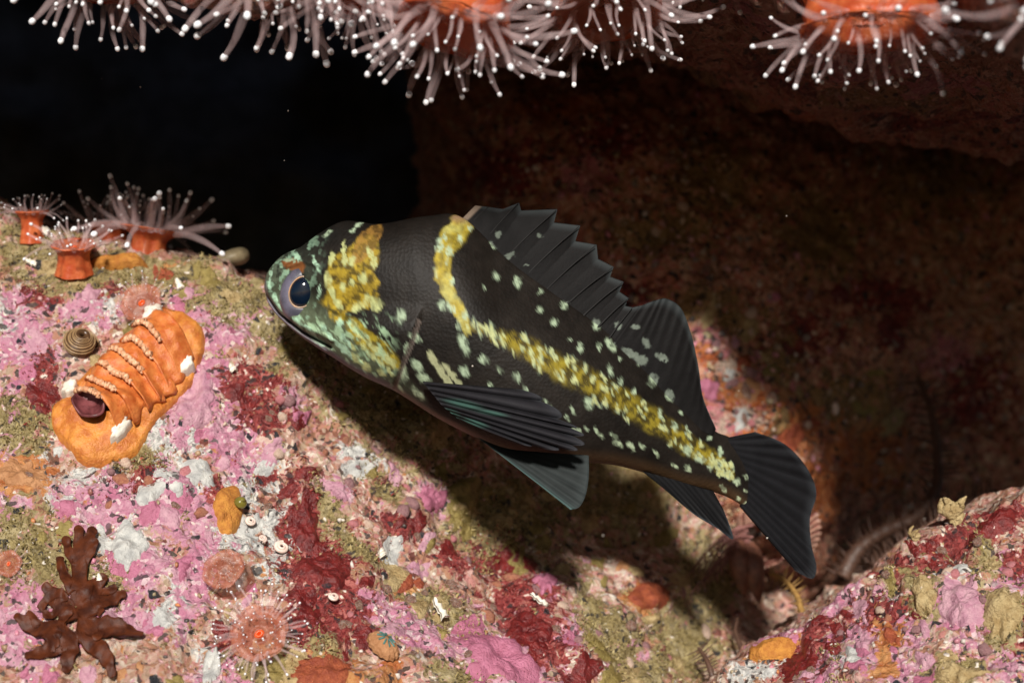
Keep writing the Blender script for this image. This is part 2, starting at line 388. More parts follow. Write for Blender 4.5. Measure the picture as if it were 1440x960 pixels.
out_d = TPS([(900, 1050, 0.6), (1060, 920, 0.6), (1180, 835, 0.6), (1320, 745, 0.5), (1440, 690, 0.5), (1700, 600, 0.4), (1100, 1000, -0.6), (1250, 960, -1.6), (1440, 960, -2.2), (1440, 820, -1.0), (1300, 860, -0.8),
             (1200, 1150, -2.8), (1700, 1150, -3.6), (1700, 850, -1.6)], 0.02)
outcrop = Rock(out_d, (np.array([850, 1000, 1060, 1120, 1180, 1250, 1320, 1400, 1440, 1700]), np.array([1090, 962, 918, 872, 832, 788, 745, 706, 690, 590.])), lumps=0.08, pebble=0.9, seed=9)
out_masks = {
    'm_pink': [(1100, 885, 40, 16, -35), (1230, 880, 60, 50), (1350, 855, 44, 40), (1150, 940, 30, 50), (1270, 930, 70, 30), (1430, 820, 30, 40), (1180, 830, 50, 12, -35), (1420, 930, 40, 30)],
    'm_white': [(1065, 935, 44, 16, -30), (1250, 850, 16, 16), (1180, 930, 50, 16), (1330, 800, 30, 14)],
    'm_red': [(1110, 925, 34, 44, -30), (1170, 890, 16, 50, 30), (1235, 855, 40, 24, -30), (1320, 775, 60, 26, -30), (1400, 735, 70, 26, -28), (1440, 780, 44, 30), (1290, 800, 50, 24), (1350, 755, 70, 24, -28), (1140, 880, 40, 16, -30), (1270, 850, 30, 20), (1440, 880, 30, 40), (1210, 790, 30, 10, -35)],
    'm_olive': [(1300, 830, 22, 34), (1380, 780, 14, 34), (1410, 870, 36, 46), (1340, 940, 40, 26), (1250, 812, 12, 16)],
    'm_orange': [(1085, 905, 34, 12, -32), (1245, 890, 20, 20), (1330, 950, 20, 20), (1240, 930, 12, 30)]}
out_ob = outcrop.build('rock_outcrop', 880, 1680, 480, 1160, 360, 360, M_ROCK, out_masks, 'red and pink encrusted rock outcrop in the lower right corner')

# overhang: cliff face above the lip, the lip itself, then the underside running back to the wall
def build_overhang():
    xs = np.linspace(-1500, 2700, 640)  # carried far past both sides to keep the sun off the cave wall
    lip = np.interp(xs, [-400, 0, 60, 120, 340, 480, 640, 760, 900, 980, 1060, 1120, 1300, 1440, 1800], [-30, -24, -22, 8, 4, -14, -8, -14, -30, -66, -40, 0, 10, 20, 30])  # lip heights shaped for where its shadow falls on crest and wall
    ledge_y = np.interp(xs, [-400, 500, 700, 950, 1050, 1200, 1440, 1800], [-30, -20, 40, 90, 140, 188, 218, 235])
    off = np.interp(xs, [1330, 1430], [0.0, -3.8]); rows = []  # unseen forward jut at far right, added to shade the crevice
    for t in np.linspace(0, 1, 60): rows.append(at(xs, -2400 * (1 - t) ** 1.5 + lip * (1 - (1 - t) ** 1.5), -3.4 + 1.2 * t ** 3 + off))  # cliff extended high out of view so no sun passes over it
    for t in np.linspace(0.01, 1, 110):
        rows.append(at(xs, lip + (ledge_y - lip) * t ** 0.8, -2.2 + off + (6.4 - off) * t))
    for t in np.linspace(0.02, 1, 60):
        rows.append(at(xs, ledge_y - 60 * np.sin(t * 1.6), 4.2 + 12 * t + 0 * xs))
    V = np.stack(rows, 1)
    a = np.gradient(V, axis=0); b = np.gradient(V, axis=1); n = np.cross(a, b); n /= np.linalg.norm(n, axis=-1)[..., None] + 1e-9
    d = 0.7 * (fbm(V * 0.6, 3, 71) - 0.5) + 0.5 * (fbm(V * 2.2, 5, 72, 0.6) - 0.5)
    w, c = worley(V * 2.2, 75); d += (0.6 - w) * 0.16
    V = V - n * d[..., None] * np.sign((n[..., 2:3] - n[..., 1:2] * 0.01))
    X = np.broadcast_to(xs[:, None], V.shape[:2]); Qv = np.broadcast_to(np.arange(V.shape[1])[None] * 5.0, V.shape[:2])
    at_ = {'m_pink': blob_mask(X, Qv, [(1200, 500, 90, 40), (700, 700, 80, 60), (1330, 560, 70, 40), (1080, 420, 60, 60)]).ravel(), 'm_red': blob_mask(X, Qv, [(1100, 620, 60, 60), (1300, 760, 60, 40), (1380, 700, 60, 30)]).ravel(),
           'm_olive': blob_mask(X, Qv, [(1000, 800, 100, 50), (1250, 640, 90, 50)]).ravel(), 'm_orange': blob_mask(X, Qv, [(1100, 800, 60, 40)]).ravel(), 'm_white': blob_mask(X, Qv, [(1215, 640, 50, 24), (1260, 760, 60, 30), (900, 600, 60, 40)]).ravel()}
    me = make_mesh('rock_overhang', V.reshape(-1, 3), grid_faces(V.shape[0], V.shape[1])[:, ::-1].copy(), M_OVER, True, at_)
    o = link('rock_overhang', me); o['kind'] = 'structure'; o['label'] = 'dark rock overhang above the crevice with anemones on its lip'
build_overhang()

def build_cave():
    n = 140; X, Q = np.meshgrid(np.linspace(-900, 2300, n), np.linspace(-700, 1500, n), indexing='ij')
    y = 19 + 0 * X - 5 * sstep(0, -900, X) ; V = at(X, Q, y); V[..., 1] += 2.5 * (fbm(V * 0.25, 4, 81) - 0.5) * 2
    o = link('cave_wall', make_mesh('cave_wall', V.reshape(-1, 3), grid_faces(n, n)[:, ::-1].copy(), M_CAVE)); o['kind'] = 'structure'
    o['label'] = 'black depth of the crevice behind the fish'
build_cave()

# ---------------------------------------------------------------- the fish
FN_TOP = [(372, 399), (378, 381), (397, 360), (424, 347), (452, 327), (486, 311), (535, 315), (600, 304), (650, 306), (715, 366), (780, 414), (845, 460), (905, 510), (955, 559), (1000, 602), (1025, 614), (1050, 628)]
FN_BOT = [(372, 407), (379, 428), (397, 450), (430, 477), (470, 503), (512, 529), (558, 551), (620, 590), (682, 620), (745, 640), (810, 649), (860, 653), (905, 664), (960, 682), (1005, 692), (1038, 707), (1060, 728)]
FN_W = [0.03, 0.22, 0.36, 0.48, 0.58, 0.66, 0.74, 0.78, 0.78, 0.72, 0.62, 0.50, 0.40, 0.30, 0.21, 0.14, 0.05]
FN_Y = [0.55, 0.50, 0.44, 0.36, 0.28, 0.2, 0.12, 0.06, 0.0, 0.0, 0.02, 0.08, 0.18, 0.34, 0.52, 0.62, 0.72]

def seg_dist(px, py, pts, widths):
    """signed 'inside' amount of a variable-width stroke: 1 on the axis, 0 at its edge"""
    best = np.full(np.shape(px), -9.0); P = np.array(pts, float)
    for k in range(len(P) - 1):
        a, b = P[k], P[k + 1]; d = b - a; L2 = (d ** 2).sum() + 1e-9
        t = np.clip(((px - a[0]) * d[0] + (py - a[1]) * d[1]) / L2, 0, 1)
        r = np.hypot(px - a[0] - t * d[0], py - a[1] - t * d[1]); w = widths[k] * (1 - t) + widths[k + 1] * t
        best = np.maximum(best, 1 - r / w)
    return best

SPOTS = [(697, 389, 6, 6), (728, 397, 6, 10), (717, 359, 6, 4, -20), (681, 406, 3, 4), (740, 374, 3, 2), (760, 411, 6, 3, -40), (793, 429, 6, 6), (758, 436, 5, 5), (779, 453, 5, 6), (838, 456, 6, 8),
    (869, 458, 5, 6), (894, 460, 5, 4), (815, 488, 4, 8), (858, 485, 12, 6, 55), (888, 498, 16, 5, 32), (902, 507, 8, 7), (841, 488, 4, 5), (870, 504, 3, 4), (800, 477, 3, 3), (692, 345, 4, 7, -40),
    (569, 446, 7, 9), (682, 505, 7, 6, 20), (654, 521, 9, 6, 35), (704, 519, 5, 3, 30), (690, 538, 3, 3), (726, 529, 5, 7, -20), (770, 568, 4, 10, -30), (654, 484, 7, 16, -18), (738, 546, 3, 8, -30),
    (825, 565, 7, 9, -20), (804, 575, 3, 7, -25), (796, 585, 3, 6, -25), (857, 521, 4, 9, -15), (871, 535, 4, 6), (890, 550, 4, 7), (625, 431, 6, 8, -20), (571, 525, 7, 13), (590, 513, 11, 6, 50),
    (600, 531, 12, 6, 25), (566, 546, 4, 9, -20), (590, 552, 13, 5, 42), (589, 475, 9, 5, 30), (577, 491, 4, 9, 20), (808, 602, 10, 3, 35), (822, 600, 3, 5, -20), (839, 605, 11, 3, 52), (861, 611, 7, 3, 45),
    (866, 622, 9, 4, 35), (884, 625, 9, 4, 50), (899, 625, 6, 3, 45), (920, 635, 8, 3, 50), (964, 632, 5, 9, -20), (981, 643, 9, 6, 20), (996, 652, 4, 9), (1010, 655, 4, 8, -15), (964, 604, 3, 8),
    (946, 598, 4, 8, -10), (1011, 634, 4, 8), (996, 615, 6, 3, -40), (1022, 666, 5, 7, -20), (1035, 676, 6, 5), (1050, 671, 8, 4, 30), (1037, 700, 3, 4), (1047, 710, 3, 5), (1016, 686, 3, 8, -30),
    (965, 656, 7, 4, 45), (946, 652, 7, 3, 40), (1047, 689, 3, 3), (917, 534, 8, 9), (941, 556, 6, 9, -15), (926, 580, 3, 8), (957, 580, 3, 3), (500, 327, 6, 4, -30), (507, 318, 8, 4, -35), (465, 330, 9, 5, -35)]
STRIPES = [((609, 500), (637, 543), 6), ((629, 514), (653, 546), 5)]
HEAD_FLECK = [(491, 368, 4, 9, 5), (488, 352, 3, 12, 8), (525, 358, 4, 8, -20), (531, 372, 4, 9), (501, 370, 5, 8), (516, 394, 6, 7), (467, 395, 6, 10), (474, 412, 4, 10, -20), (482, 428, 5, 9, -30), (488, 405, 4, 7),
    (512, 432, 12, 5, -25), (535, 430, 8, 9, -30), (526, 422, 8, 5, 40), (500, 400, 3, 6), (472, 366, 4, 10), (450, 372, 3, 12, -25), (455, 412, 2, 10, 5), (422, 362, 9, 3, 40), (412, 352, 7, 3, -30),
    (384, 398, 3, 9), (383, 385, 4, 4), (392, 420, 4, 6), (396, 432, 6, 4, 40), (402, 441, 7, 4, 35), (423, 452, 8, 3, 45), (431, 458, 5, 3, 40), (440, 462, 6, 3, 45), (446, 472, 8, 3, 50), (484, 454, 5, 6),
    (462, 462, 6, 3, 50), (470, 472, 7, 3, 50), (480, 482, 8, 4, 50), (455, 482, 9, 3, 35), (492, 492, 10, 5, 50), (505, 503, 11, 5, 40), (490, 475, 8, 3, 50), (500, 485, 9, 3, 50), (520, 515, 9, 5, 40),
    (503, 455, 4, 8, -30), (512, 468, 4, 9, -30), (523, 480, 5, 9, -35), (535, 492, 5, 10, -40), (546, 500, 5, 9, -40), (556, 508, 5, 8, -30), (541, 510, 4, 8, -40), (528, 500, 4, 8, -40), (553, 520, 3, 7, -30), (518, 490, 3, 7, -40), (541, 522, 6, 4, 40)]
fr = np.random.default_rng(11)
LAT = resample([(657, 455), (690, 467), (725, 482), (765, 505), (810, 527), (855, 552), (905, 583), (955, 615), (1000, 645), (1032, 668)], 60)
LATW = np.interp(np.linspace(0, 1, 60), [0, .12, .25, .45, .7, .85, 1], [5, 7, 17, 20, 20, 15, 7])
for _ in range(105):
    k = fr.integers(2, 59); o = fr.uniform(-1, 1) * LATW[k] * 0.95
    SPOTS.append((LAT[k, 0] + o * 0.5 + fr.uniform(-3, 3), LAT[k, 1] - o * 0.86, fr.uniform(1.8, 4), fr.uniform(3.5, 8), fr.uniform(-35, 5)))
for _ in range(16):
    t = fr.uniform(0, 1); p = resample([(655, 315), (632, 345), (624, 380), (640, 420), (657, 460)], 50)[int(t * 49)]
    SPOTS.append((p[0] + fr.choice([-1, 1]) * fr.uniform(8, 17) * (1 - 0.5 * t), p[1] + fr.uniform(-4, 4), fr.uniform(3, 5), fr.uniform(5, 9), fr.uniform(-20, 20)))

def stain(px, py, lst, soft=0.25, grow=1.0):
    m = np.zeros(np.shape(px))
    for x, y, rx, ry, *a in lst:
        R = max(rx, ry) * grow * 1.6; k = (np.abs(px - x) < R) & (np.abs(py - y) < R)
        if not k.any(): continue
        a = math.radians(a[0]) if a else 0.0; c, s = math.cos(a), math.sin(a); dx, dy = px[k] - x, py[k] - y
        d = np.hypot((dx * c + dy * s) / (rx * grow), (-dx * s + dy * c) / (ry * grow))
        m[k] = np.maximum(m[k], sstep(1 + soft, 1 - soft, d))
    return m

def fish_paint(px, py):
    wx = px + (n2(px, py, 9, 1) - 0.5) * 9 + (n2(px, py, 28, 2) - 0.5) * 10; wy = py + (n2(px, py, 9, 5) - 0.5) * 9 + (n2(px, py, 28, 6) - 0.5) * 10
    sx = px + (n2(px, py, 5, 7) - 0.5) * 9; sy = py + (n2(px, py, 5, 8) - 0.5) * 9
    c = np.zeros(px.shape + (3,)); g = n2(px, py, 40, 12)
    c[:] = (0.0085, 0.0066, 0.0052); c += ((g - 0.3) * 0.014)[..., None] * np.array([1.1, 0.9, 0.75])
    def put(m, col):
        m = np.clip(m, 0, 1)[..., None]; col = np.asarray(col); c[:] = c * (1 - m) + m * col
    brk = sstep(0.36, 0.54, n2(px, py, 7, 51)); brk2 = sstep(0.34, 0.50, n2(px, py, 4.5, 52, 2))
    nz = n2(px, py, 7, 20); nz2 = n2(px, py, 14, 22)
    yel = np.stack([0.12 + 0.46 * nz, 0.08 + 0.38 * nz, 0.008 + 0.035 * nz], -1)
    pale = np.stack([0.30 + 0.26 * nz, 0.34 + 0.27 * nz, 0.20 + 0.18 * nz], -1)
    green = np.stack([0.20 + 0.16 * nz, 0.27 + 0.18 * nz, 0.19 + 0.12 * nz], -1)
    c[:] *= (0.55 + 0.9 * n2(px, py, 11, 40))[..., None]
    # belly line, warm
    low = np.interp(px, [p[0] for p in FN_BOT], [p[1] for p in FN_BOT]) - py
    put(sstep(26, 2, low) * sstep(620, 760, px) * 0.6, (0.085, 0.045, 0.018))
    # head ground
    put(sstep(470, 390, px) * 0.8 * (0.35 + 0.65 * sstep(0.35, 0.6, nz2)), green * 0.40)
    put(sstep(480, 400, px) * sstep(0.52, 0.66, n2(px, py, 9, 33)) * 0.8, (0.02, 0.02, 0.016))
    put(blob_mask(px, py, [(480, 478, 95, 22, 38)], 10) * 0.85, green * 0.33 + np.array([0.02, 0.02, 0.0]))
    put(blob_mask(px, py, [(450, 340, 40, 14, -30)], 8) * 0.7, (0.012, 0.012, 0.011))
    # yellow fields on the head
    put(sstep(0.45, 0.6, blob_mask(wx, wy, [(512, 372, 24, 42, 22), (488, 395, 24, 36), (498, 424, 40, 16, -5), (524, 398, 14, 14), (480, 430, 14, 26)], 4)) * (0.25 + 0.7 * brk), yel * np.array([0.90, 0.82, 0.8]))
    put(sstep(0.45, 0.6, blob_mask(wx, wy, [(520, 345, 14, 34, 32)], 4)) * (0.3 + 0.55 * brk), (0.26, 0.14, 0.03))
    put(sstep(0.4, 0.6, blob_mask(wx, wy, [(418, 374, 17, 10, 20)], 3)) * 0.8, (0.22, 0.075, 0.02))
    put(sstep(0.40, 0.62, blob_mask(wx, wy, [(530, 485, 55, 13, 42)], 4)) * (0.3 + 0.6 * brk), yel * 0.85)
    put(sstep(0.0, 0.35, seg_dist(px, py, [(452, 368), (456, 392), (459, 420), (452, 440)], [5, 4, 5, 4])) * 0.5, (0.03, 0.028, 0.018))
    # vertical band and lateral stripe
    vb = seg_dist(wx, wy, [(672, 300), (650, 315), (636, 335), (627, 360), (623, 385), (632, 408), (644, 428), (653, 446), (660, 462)], [12, 17, 17, 14, 13, 11, 10, 9, 7])
    put(sstep(-0.05, 0.3, vb) * (0.55 + 0.4 * brk), yel)
    put(sstep(0.0, 0.3, vb) * sstep(322, 304, py), (0.30, 0.19, 0.11))
    put(sstep(0.45, 0.75, nz2) * sstep(0, 0.3, vb) * 0.6, pale * np.array([1, 0.9, 0.5]))
    lb = seg_dist(wx, wy, LAT[::3], LATW[::3] * 1.05)
    put(sstep(-0.1, 0.7, lb) * (0.2 + 0.6 * sstep(0.4, 0.62, nz)), yel * 0.75)
    # pale spots
    bl = sstep(0.2, 0.8, (680 - py) / 200 + (px - 640) / 700)[..., None]; put(stain(sx, sy, SPOTS, 0.4, 0.84) * (0.30 + 0.6 * brk2), pale * (1 - bl) + bl * pale * np.array([0.86, 1.0, 1.12]))
    put(stain(sx, sy, SPOTS[-121:-16], grow=0.7) * 0.6, pale * np.array([1.05, 0.95, 0.55]))
    for a, b, w in STRIPES: put(sstep(0, 0.4, seg_dist(sx, sy, [a, b], [w, w * 0.8])) * 0.9, pale * np.array([0.85, 0.8, 0.75]))
    hd = stain(sx, sy, HEAD_FLECK)
    put(hd * (0.5 + 0.45 * brk2), np.where((py > 440)[..., None] & (px < 500)[..., None] | (px < 460)[..., None], green * np.array([1.3, 1.55, 1.6]), pale * np.array([1.0, 0.98, 0.7])))
    fl = sstep(0.55, 0.68, n2(px * 0.6 + py * 0.8, (py * 0.6 - px * 0.8) * 2.6, 13, 61)) * sstep(575, 540, px) * sstep(436, 456, py) * sstep(0, 8, low)
    put(fl * 0.7, green * np.array([1.3, 1.5, 1.35])); put(sstep(0.56, 0.66, n2(px, py, 8, 63)) * sstep(470, 430, px) * 0.55, green * np.array([1.2, 1.5, 1.5]))
    # jaw and throat: lilac grey skin, mouth line
    put(sstep(15, 4, low) * sstep(575, 540, px) * 0.85, (0.17, 0.14, 0.17))
    put(sstep(-0.1, 0.5, seg_dist(px, py, [(374, 398), (376, 420), (390, 443), (415, 465)], [5, 7, 8, 5])) * 0.75, (0.18, 0.16, 0.19))
    put(sstep(0.0, 0.6, seg_dist(px, py, [(376, 414), (394, 440), (430, 467), (470, 488)], [2.2, 2.6, 2.6, 1.6])) * 0.85, (0.012, 0.010, 0.012))
    put(sstep(12, 3, low) * sstep(545, 570, px) * sstep(700, 640, px) * 0.7, (0.22, 0.14, 0.11))
    # gill cover edge
    put(sstep(0.0, 0.6, seg_dist(px, py, [(594, 452), (586, 476), (574, 505), (562, 535), (556, 550)], [2.5, 3.5, 3.5, 3, 3])) * 0.85, (0.20, 0.16, 0.14))
    put(sstep(0.0, 0.6, seg_dist(px, py, [(600, 458), (592, 484), (580, 512), (568, 540)], [2, 2.5, 2.5, 2])) * 0.6, (0.006, 0.005, 0.005))
    return c

def fish_mat(name, scale_bump=0.22, rough=0.55):
    n = NT(name); col = n.attr('Col', 'Color')
    v = n.voro(19.0, feature='F1', rnd=0.85); f = n.noise(30, 4, 0.6)
    col = n.mix(n.math('MULTIPLY', n.ss(0.3, 0.75, n.noise(17, 4, 0.7)), 0.35), col, n.mix(1.0, col, (0.55, 0.5, 0.45), 'MULTIPLY'))
    nr = n.bump(n.math('ADD', v, n.math('MULTIPLY', f, 0.5)), scale_bump, 0.02)
    return n.finish(col, rough, nr, spec=0.16)
M_FISH = fish_mat('rockfish_skin')

def build_fish():
    root = empty('rockfish', vat(700, 480, 0), 'black rockfish mottled with yellow and pale spots hovering over the pink rock slope', 'fish')
    org = np.array(root.location)
    n, m = 430, 220
    T = resample(FN_TOP, n); B = resample(FN_BOT, n); W = resample([(w, y) for w, y in zip(FN_W, FN_Y)], n)
    u = np.linspace(0, 1, n)
    th = np.linspace(0, 2 * math.pi, m, endpoint=False) - math.pi / 2   # -pi/2 faces the camera first
    ct = np.sin(th); st = np.cos(th)          # ct: up, st: depth
    k = np.sign(ct) * np.abs(ct) ** 0.92; w = np.abs(st) ** 0.85 * np.sign(st)
    ridge = np.clip((u - 0.42) / 0.12, 0, 1)[:, None] * np.clip(ct, 0, 1)[None] ** 1.2
    mid = (T + B) / 2; half = (T - B) / 2
    PX = mid[:, 0:1] + half[:, 0:1] * k[None]; PY = mid[:, 1:2] + half[:, 1:2] * k[None]
    wid = np.maximum(W[:, 0], 0.02)[:, None] * w[None] * (1 - 0.82 * ridge)
    # gill cover step, cheek and eye-socket swellings on both flanks
    gill = np.interp(PY, [440, 452, 476, 505, 535, 552], [600, 595, 587, 575, 562, 556]); cover = sstep(1, -5, PX - gill) * sstep(425, 470, PY) * sstep(600, 520, PY)
    eye = np.exp(-(((PX - 432) / 42) ** 2 + ((PY - 412) / 46) ** 2)); sock = np.exp(-(((PX - 432) / 26) ** 2 + ((PY - 414) / 30) ** 2) * 2)
    mouth = sstep(0.0, 1.0, seg_dist(PX, PY, [(372, 410), (394, 440), (430, 467), (470, 488)], [5, 6, 6, 4]))
    lip = sstep(0.0, 1.0, seg_dist(PX, PY, [(378, 398), (382, 416), (402, 437), (434, 458), (474, 479)], [6, 8, 8, 8, 4])) + sstep(0.0, 1.0, seg_dist(PX, PY, [(373, 416), (388, 444), (424, 472), (462, 494)], [5, 7, 8, 4]))
    nost = sstep(0.0, 1.0, seg_dist(PX, PY, [(398, 372), (404, 370)], [5, 5])); brow = sstep(0.0, 1.0, seg_dist(PX, PY, [(410, 376), (432, 368), (452, 374)], [6, 8, 6]))
    pre = sstep(0.0, 1.0, seg_dist(PX, PY, [(470, 440), (500, 455), (520, 480), (515, 505)], [5, 6, 6, 4]))
    wid = wid + np.sign(wid) * (0.14 * cover + 0.06 * eye - 0.10 * sock - 0.12 * mouth + 0.05 * lip + 0.035 * nost + 0.06 * brow - 0.05 * pre) * np.minimum(1, np.abs(wid) * 4)
    k_ = (CAM_D + W[:, 1:2]) / CAM_D
    V = np.stack([(PX - 720) / 100 * k_, W[:, 1:2] + wid, (480 - PY) / 100 * k_], -1)
    col = fish_paint(PX.ravel(), PY.ravel())
    V = V.reshape(-1, 3) - org
    F = grid_faces(n, m, False, True); faces = [tuple(f) for f in F.tolist()] + [tuple(range(m - 1, -1, -1)), tuple((n - 1) * m + s for s in range(m))]
    link('body', make_mesh('rockfish_body', V, faces, M_FISH, True, {'Col': col}), root)

    # eye: lilac rim, gold iris ring, blue-black pupil bulging as a lens
    def eye_at(side):
        yb = 0.36 - side * 0.44
        e = link('eye', None, root)
        rr = math.radians(-22)
        def disc(prof, name, mat, par, ax=1.0, az=1.0, off=(0, 0)):
            v, f = lathe(prof, 40); P = np.stack([v[:, 0] * ax, -v[:, 2] * side, v[:, 1] * az], -1)
            c, s = math.cos(rr), math.sin(rr); P = np.stack([P[:, 0] * c - P[:, 2] * -s, P[:, 1], P[:, 0] * -s * -1 + P[:, 2] * c], -1) if False else np.stack([P[:, 0] * c + P[:, 2] * -s, P[:, 1], P[:, 0] * s + P[:, 2] * c], -1)
            P = P + np.array(vat(432 + off[0], 413 + off[1], 0.36)) * np.array([1, 0, 1]) + np.array([0, yb, 0]) - org
            return link(name, make_mesh('rockfish_' + name, P, f, mat), par)
        bpy.data.objects.remove(e)
        e = disc([(0.42, -0.14), (0.395, -0.03), (0.36, 0.025), (0.30, 0.058), (0.235, 0.075), (0.22, 0.07), (0.0, 0.05)], 'eye', M_EYE, root, 0.82, 1.04)
        disc([(0.235, 0.066), (0.228, 0.084), (0.218, 0.088), (0.208, 0.08), (0.205, 0.06)], 'iris', M_IRIS, e, 0.80, 1.02, (-1, -1))
        disc([(0.21, 0.05), (0.205, 0.078), (0.17, 0.105), (0.11, 0.125), (0.05, 0.132), (0.0001, 0.134)], 'pupil', M_PUPIL, e, 0.80, 1.02, (-1, -1))
    eye_at(1); eye_at(-1)

    def sheet(name, base, tip, ybase, ytip, ns, nt, rays, fold, thick, cfun, parent=root, smooth=(True, True), bulge=0.0, scal=0.0, s_pow=1.0):
        b = resample(base, ns, smooth[0]); t = resample(tip, ns, smooth[1]); S = np.linspace(0, 1, ns)[:, None]; R = np.linspace(0, 1, nt)[None]
        yb = np.interp(S, np.linspace(0, 1, len(ybase)), ybase); yt = np.interp(S, np.linspace(0, 1, len(ytip)), ytip)
        ph = np.cos(2 * math.pi * rays * S) * 0.5 + 0.5 if not scal else np.abs(np.sin(math.pi * rays * S)) ** 0.8
        ext = 1 - scal * (1 - ph) * 1.0
        Re = R * (1 + (ext - 1) * R ** 3)
        PX = b[:, None, 0] * (1 - Re) + t[:, None, 0] * Re; PY = b[:, None, 1] * (1 - Re) + t[:, None, 1] * Re
        Y = yb * (1 - R) + yt * R - bulge * np.sin(R * math.pi) + fold * (ph - 0.5) * (0.25 + 0.75 * R)
        edge = np.minimum(1, np.minimum(S, 1 - S) * 30)
        TH = thick * (1 - 0.8 * R) * (0.8 + 0.2 * ph) * (0.15 + 0.85 * edge)
        cols = cfun(PX, PY, S + 0 * R, R + 0 * S, ph + 0 * R)
        V = []
        for sgn in (-1, 1):
            P = at(PX, PY, Y); P[..., 1] += sgn * TH; V.append(P.reshape(-1, 3))
        V = np.concatenate(V) - org; f1 = grid_faces(ns, nt); N = ns * nt
        rim = []
        loop = [(i, 0) for i in range(ns)] + [(ns - 1, j) for j in range(1, nt)] + [(i, nt - 1) for i in range(ns - 2, -1, -1)] + [(0, j) for j in range(nt - 2, 0, -1)]
        idx = [i * nt + j for i, j in loop]
        for a_, b_ in zip(idx, idx[1:] + idx[:1]): rim.append((a_, b_, b_ + N, a_ + N))
        F = np.concatenate([f1, f1[:, ::-1] + N, np.array(rim)])
        return link(name, make_mesh('rockfish_' + name, V, F, M_FIN, True, {'Col': np.concatenate([cols.reshape(-1, 3)] * 2)}), parent)

    def fincol(base, edge, ray=0.35, tex=0.4):
        def f(PX, PY, S, R, ph):
            g = n2(PX, PY, 12, 31); c = np.array(base) * (0.7 + tex * g[..., None]) * (1 - ray * 0.5 + ray * ph[..., None])
            m = (sstep(0.86, 1.0, R) * 0.8)[..., None]
            return c * (1 - m) + np.array(edge) * m
        return f
    def dorsal_col(PX, PY, S, R, ph):
        c = fincol((0.0125, 0.0115, 0.0115), (0.050, 0.058, 0.060), 0.15, 0.5)(PX, PY, S, R, ph)
        sp = stain((PX + (n2(PX, PY, 5, 7) - 0.5) * 9).ravel(), (PY + (n2(PX, PY, 5, 8) - 0.5) * 9).ravel(), SPOTS[:20] + [(909, 482, 5, 9, -40), (931, 502, 10, 4, 30), (917, 534, 8, 9), (941, 556, 6, 9, -15), (758, 330, 4, 3), (700, 330, 4, 5)]).reshape(PX.shape)[..., None] * (0.2 + 0.6 * n2(PX, PY, 5, 77))[..., None]
        c = c * (1 - sp) + sp * np.array([0.32, 0.38, 0.31])
        tan = (sstep(692, 680, PX) * sstep(0.35, 0.6, R) * sstep(0.035, 0.02, S))[..., None]
        return c * (1 - tan) + tan * np.array([0.27, 0.20, 0.15])
    tips = [(668, 289), (687, 291), (707, 294), (730, 285), (733, 296), (784, 294), (779, 313), (816, 317), (809, 339), (839, 344), (841, 364), (863, 375), (858, 389), (877, 396), (871, 410), (884, 419), (879, 430), (890, 432), (912, 427)]
    bases = [(632, 326), (644, 336), (656, 346), (668, 356), (682, 368), (695, 380), (710, 392), (724, 404), (738, 414), (752, 424), (766, 434), (780, 444), (792, 452), (804, 460), (815, 468), (827, 476), (836, 484), (846, 492), (862, 504)]
    d = sheet('dorsal_fin', bases, tips, [0.02, 0.02, 0.08], [0.12, 0.2, 0.16], 19 * 16 - 15, 60, 9, 0.0, 0.045, dorsal_col, smooth=(True, False))
    for k in (1, 3, 5, 7, 9, 11, 13, 15, 17):
        a, b = np.array(bases[k], float), np.array(tips[k], float); q = np.linspace(0.05, 0.98, 9)[:, None]
        P = at(a[0] * (1 - q[:, 0]) + b[0] * q[:, 0], a[1] * (1 - q[:, 0]) + b[1] * q[:, 0] - 3.0 * np.sin(q[:, 0] * math.pi), 0.02 + 0.10 * q[:, 0])
        P[:, 1] -= 0.0
        v, f = tube(P - org, np.linspace(0.018, 0.005, 9), 7)
        link('fin_spine', make_mesh('rockfish_spine', v, f, M_SPINE), d)
    sheet('soft_dorsal_fin', [(850, 496), (874, 512), (897, 530), (920, 550), (943, 570), (966, 590), (988, 606), (1003, 612)],
          [(898, 431), (922, 422), (938, 420), (958, 434), (972, 470), (982, 515), (989, 560), (1007, 603)], [0.04, 0.2, 0.5], [0.12, 0.3, 0.52], 220, 60, 13, 0.018, 0.05,
          lambda PX, PY, S, R, ph: dorsal_col(PX, PY, S + 0.2, R, ph))
    sheet('tail_fin', [(1018, 616), (1030, 628), (1038, 645), (1044, 665), (1046, 685), (1044, 702), (1040, 712)],
          [(1062, 607), (1103, 624), (1133, 655), (1148, 692), (1139, 728), (1141, 765), (1148, 796), (1142, 813), (1118, 802)], [0.62, 0.66, 0.62], [0.7, 1.05, 1.0, 0.8], 200, 44, 12, 0.035, 0.05,
          fincol((0.0125, 0.0125, 0.0145), (0.034, 0.037, 0.042), 0.5), bulge=0.0)
    sheet('anal_fin', [(900, 660), (925, 666), (950, 674), (975, 682), (1003, 690)], [(935, 688), (975, 722), (1008, 742), (1031, 757), (1017, 715)], [0.1, 0.2, 0.4], [-0.1, 0.0, 0.3], 120, 26, 9, 0.02, 0.05,
          fincol((0.012, 0.012, 0.013), (0.045, 0.055, 0.065), 0.5))
    def pelv(PX, PY, S, R, ph):
        c = fincol((0.034, 0.040, 0.040), (0.05, 0.06, 0.06), 0.3)(PX, PY, S, R, ph); m = (sstep(0.10, 0.0, S) * 0.8 + sstep(0.25, 0, S) * 0.25)[..., None]  # leading edge painted brighter, as if lit
        return c * (1 - m) + m * np.array([0.14, 0.24, 0.23])
